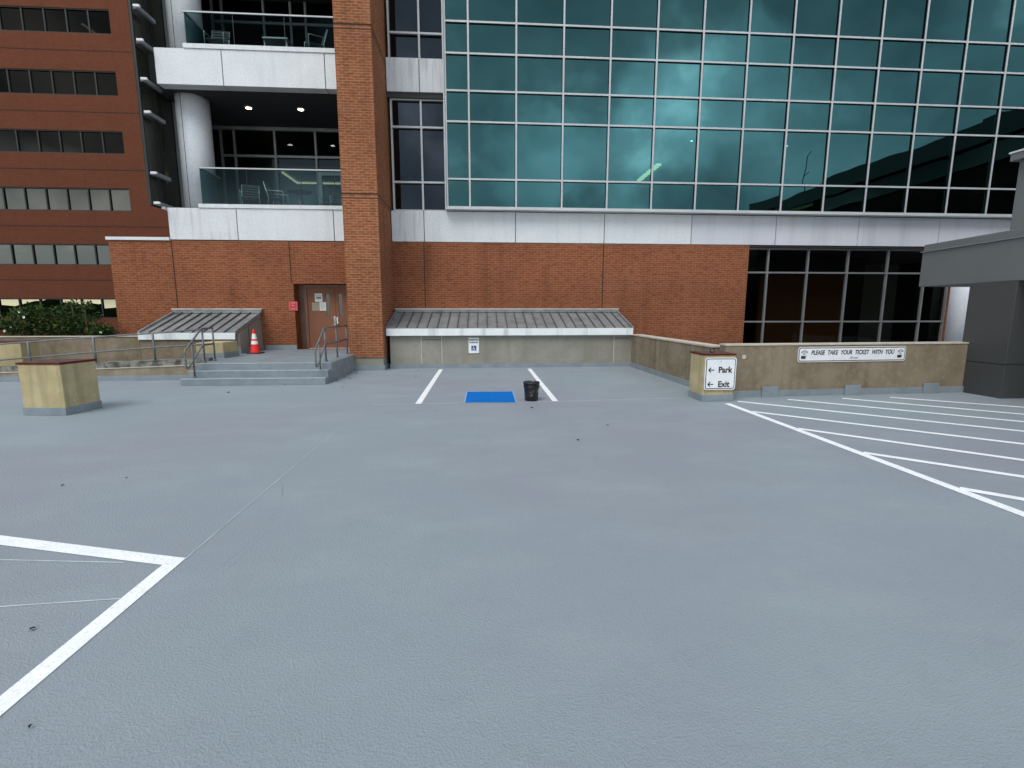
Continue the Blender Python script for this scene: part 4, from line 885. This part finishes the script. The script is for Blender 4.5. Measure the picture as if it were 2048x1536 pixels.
cx, cy, cz = -6.42, 14.55, .46
co = thing('traffic_cone', 'orange traffic cone with two white bands on black base, on the landing', 'cone', (cx, cy, cz))
mb = MB(); mb.prism([(cx - .19, cy - .17), (cx - .17, cy - .19), (cx + .17, cy - .19), (cx + .19, cy - .17), (cx + .19, cy + .17), (cx + .17, cy + .19), (cx - .17, cy + .19), (cx - .19, cy + .17)], cz, cz + .035); mb.build('base', M['rubber'], co, bevel=.006)
rad = lambda z: .135 - (z / .70) * .108
mb = MB(); mb.lathe([(.145, cz + .035), (rad(.05), cz + .05), (rad(.69), cz + .69), (.018, cz + .71), (.012, cz + .712)], cx, cy, 32); mb.build('cone_body', M['orange'], co)
for a, b in ((.27, .37), (.42, .57)):
    mb = MB(); mb.lathe([(rad(a) + .003, cz + a), (rad(b) + .003, cz + b)], cx, cy, 32, cap=False); mb.build('reflective_band', M['reflective'], co)

# dead leaves and grit
spots = [(1.31, 6.16), (1.92, 6.96), (-4.06, 4.85), (-3.59, 5.03), (-2.4, 2.56), (0.94, 8.35), (-3.44, 13.2), (-3.40, 12.6), (-3.3, 13.4), (-3.42, 11.95), (-3.2, 12.3),
         (-4.4, 11.32), (-5.6, 11.34), (-2.5, 13.9), (-1.6, 12.6), (-3.0, 10.9), (-5.2, 10.4), (-1.7, 13.9), (0.3, 12.9), (2.6, 13.3), (-1.85, 1.9)]
for i, (x, y) in enumerate(spots):
    s_ = random.uniform(.022, .045) * (1 if y > 5.5 else .45); mb = MB(); a0 = random.uniform(0, 6); n = 7
    pts = [(x + s_ * (1 if k % 2 else .55) * math.cos(a0 + 2 * math.pi * k / n), y + .8 * s_ * (1 if k % 2 else .6) * math.sin(a0 + 2 * math.pi * k / n), .006 + random.uniform(0, .012)) for k in range(n)]
    for k in range(n): mb.face([(x, y, .02), pts[k], pts[(k + 1) % n]])
    tag(mb.build('dead_leaf', M['debris']), 'small dark curled dead leaf lying on the grey deck', 'leaf', 'dead leaves scattered on the deck')

# ================================================================= BALCONY FURNITURE
def make_chair():
    t = thing('patio_chair', '', 'chair', (0, 0, 0), 'patio chairs on the balconies')
    r1 = .016
    for s in (-1, 1):
        mb = MB(); mb.tube(rounded([(s * .27, -.24, 0), (s * .27, -.25, .64), (s * .27, .22, .66)], .06, 4), r1, 8); mb.build('arm', M['chair'], t, local=True)
        mb = MB(); mb.tube([(s * .25, .26, 0), (s * .25, .20, .45), (s * .25, .33, .92)], r1, 8); mb.build('leg', M['chair'], t, local=True)
    mb = MB()
    for k in range(6): mb.box(-.25, .25, -.24 + .078 * k, -.18 + .078 * k, .43, .445)
    mb.build('seat', M['chairdark'], t, local=True)
    mb = MB()
    for k in range(5):
        z = .53 + .08 * k; y = .20 + (z - .45) * .277; mb.box(-.245, .245, y - .008, y + .008, z, z + .045)
    mb.tube([(-.25, .33, .92), (.25, .33, .92)], r1, 8); mb.build('backrest', M['chairdark'], t, local=True)
    return t
def copy_tree(o):
    c = o.copy(); C.objects.link(c)
    for ch in o.children:
        k = ch.copy(); C.objects.link(k); k.parent = c
    return c
proto = make_chair()
chairs = [(-7.25, 16.95, 4.76, 20, 'grey patio chair nearest the column on the lower balcony'),
          (-6.42, 17.0, 4.76, 95, 'grey patio chair turned sideways left of the round table, lower balcony'),
          (-4.90, 17.6, 4.76, -35, 'dark slatted patio chair right of the round table, lower balcony'),
          (-7.85, 16.9, 9.18, 5, 'grey patio chair at the left end of the upper balcony'),
          (-4.95, 16.95, 9.18, -60, 'tall tilted patio chair at right end of the upper balcony'),
          ]
for i, (x, y, z, a, lb) in enumerate(chairs):
    c = proto if i == 0 else copy_tree(proto)
    c.location = (x, y, z + (.18 if i > 2 else 0.05)); c.rotation_euler = (0, 0, R(a)); c['label'] = lb
tb = thing('round_table', 'round dark patio table on the lower balcony', 'table', (-5.75, 17.1, 4.76))
mb = MB(); mb.lathe([(.38, 5.50), (.39, 5.51), (.38, 5.53)], -5.75, 17.1, 32); mb.build('tabletop', M['tabletop'], tb)
mb = MB(); mb.lathe([(.03, 4.78), (.03, 5.50)], -5.75, 17.1, 12); mb.lathe([(.22, 4.76), (.2, 4.78)], -5.75, 17.1, 20); mb.build('pedestal', M['chair'], tb)
tb = thing('low_table', 'low grey side table on the upper balcony', 'table', (-6.05, 16.9, 9.18))
mb = MB(); mb.box(-6.42, -5.68, 16.65, 17.15, 9.86, 9.90); mb.build('tabletop', M['chair'], tb)
for dx in (-.33, .33):
    for dy in (-.2, .2): mb = MB(); mb.tube([(-6.05 + dx, 16.9 + dy, 9.18), (-6.05 + dx, 16.9 + dy, 9.86)], .018, 8); mb.build('leg', M['chair'], tb)

# ================================================================= BUSH
def bush(label, blobs, nl, seed):
    random.seed(seed)
    t = thing('flowering_bush', label, 'bush', (blobs[0][0], blobs[0][1], 0))
    leaf = MB(); fl = MB(); wood = MB()
    for (bx, by, bz, rx, rz_) in blobs:
        wood.tube([(bx, by, -.5), (bx + random.uniform(-.1, .1), by, bz)], .03, 6)
        for k in range(int(nl * rx * rz_)):
            # clustered twigs
            th = random.uniform(0, 2 * math.pi); u = random.uniform(-1, 1); rr_ = random.random() ** .45
            q = math.sqrt(1 - u * u); c = Vector((bx + rx * rr_ * q * math.cos(th), by + rx * .8 * rr_ * q * math.sin(th), bz + rz_ * rr_ * u))
            dirv = (c - Vector((bx, by, bz - rz_ * .6))).normalized()
            for j in range(7):
                p = c + Vector((random.gauss(0, .055), random.gauss(0, .055), random.gauss(0, .05)))
                a = Vector((random.gauss(0, 1), random.gauss(0, 1), random.gauss(0, .5))).normalized(); a = (a + dirv).normalized()
                b = a.cross(Vector((random.gauss(0, 1), random.gauss(0, 1), random.gauss(0, 1)))).normalized()
                s = random.uniform(.035, .06)
                leaf.cur = 0 if random.random() < .55 else 1
                leaf.face([p - a * s, p + b * s * .45, p + a * s, p - b * s * .45])
            if random.random() < .035 and rr_ > .8 and math.sin(th) < 0:
                for j in range(5):
                    an = R(72 * j); pp = c + Vector((0, -.09, 0)); fl.face([pp, pp + Vector((math.cos(an) * .035, -.01, math.sin(an) * .035)), pp + Vector((math.cos(an + .7) * .04, -.012, math.sin(an + .7) * .04)), pp + Vector((math.cos(an + 1.2) * .03, 0, math.sin(an + 1.2) * .03))])
    leaf.build('foliage', [M['leaf'], M['leafdark']], t); wood.build('stem', M['bark'], t); fl.build('flower', M['flower'], t)
bush('wide dark green bush with white flowers behind the ramp parapet',
     [(-13.3, 15.5, 1.2, .6, .55), (-12.5, 15.6, 1.2, .65, .55), (-13.8, 15.5, 1.25, .35, .3), (-11.95, 15.5, 1.3, .42, .5), (-11.62, 15.5, 1.80, .26, .14), (-11.95, 15.5, 1.88, .16, .10), (-12.9, 15.4, 1.62, .45, .25), (-12.3, 15.5, 1.7, .3, .14), (-13.5, 15.4, 1.65, .18, .12), (-11.4, 15.5, 1.5, .2, .12)], 700, 3)
bush('small low bush at the foot of the brick wing beside the large bush', [(-11.2, 15.4, 1.05, .33, .28)], 1300, 5)
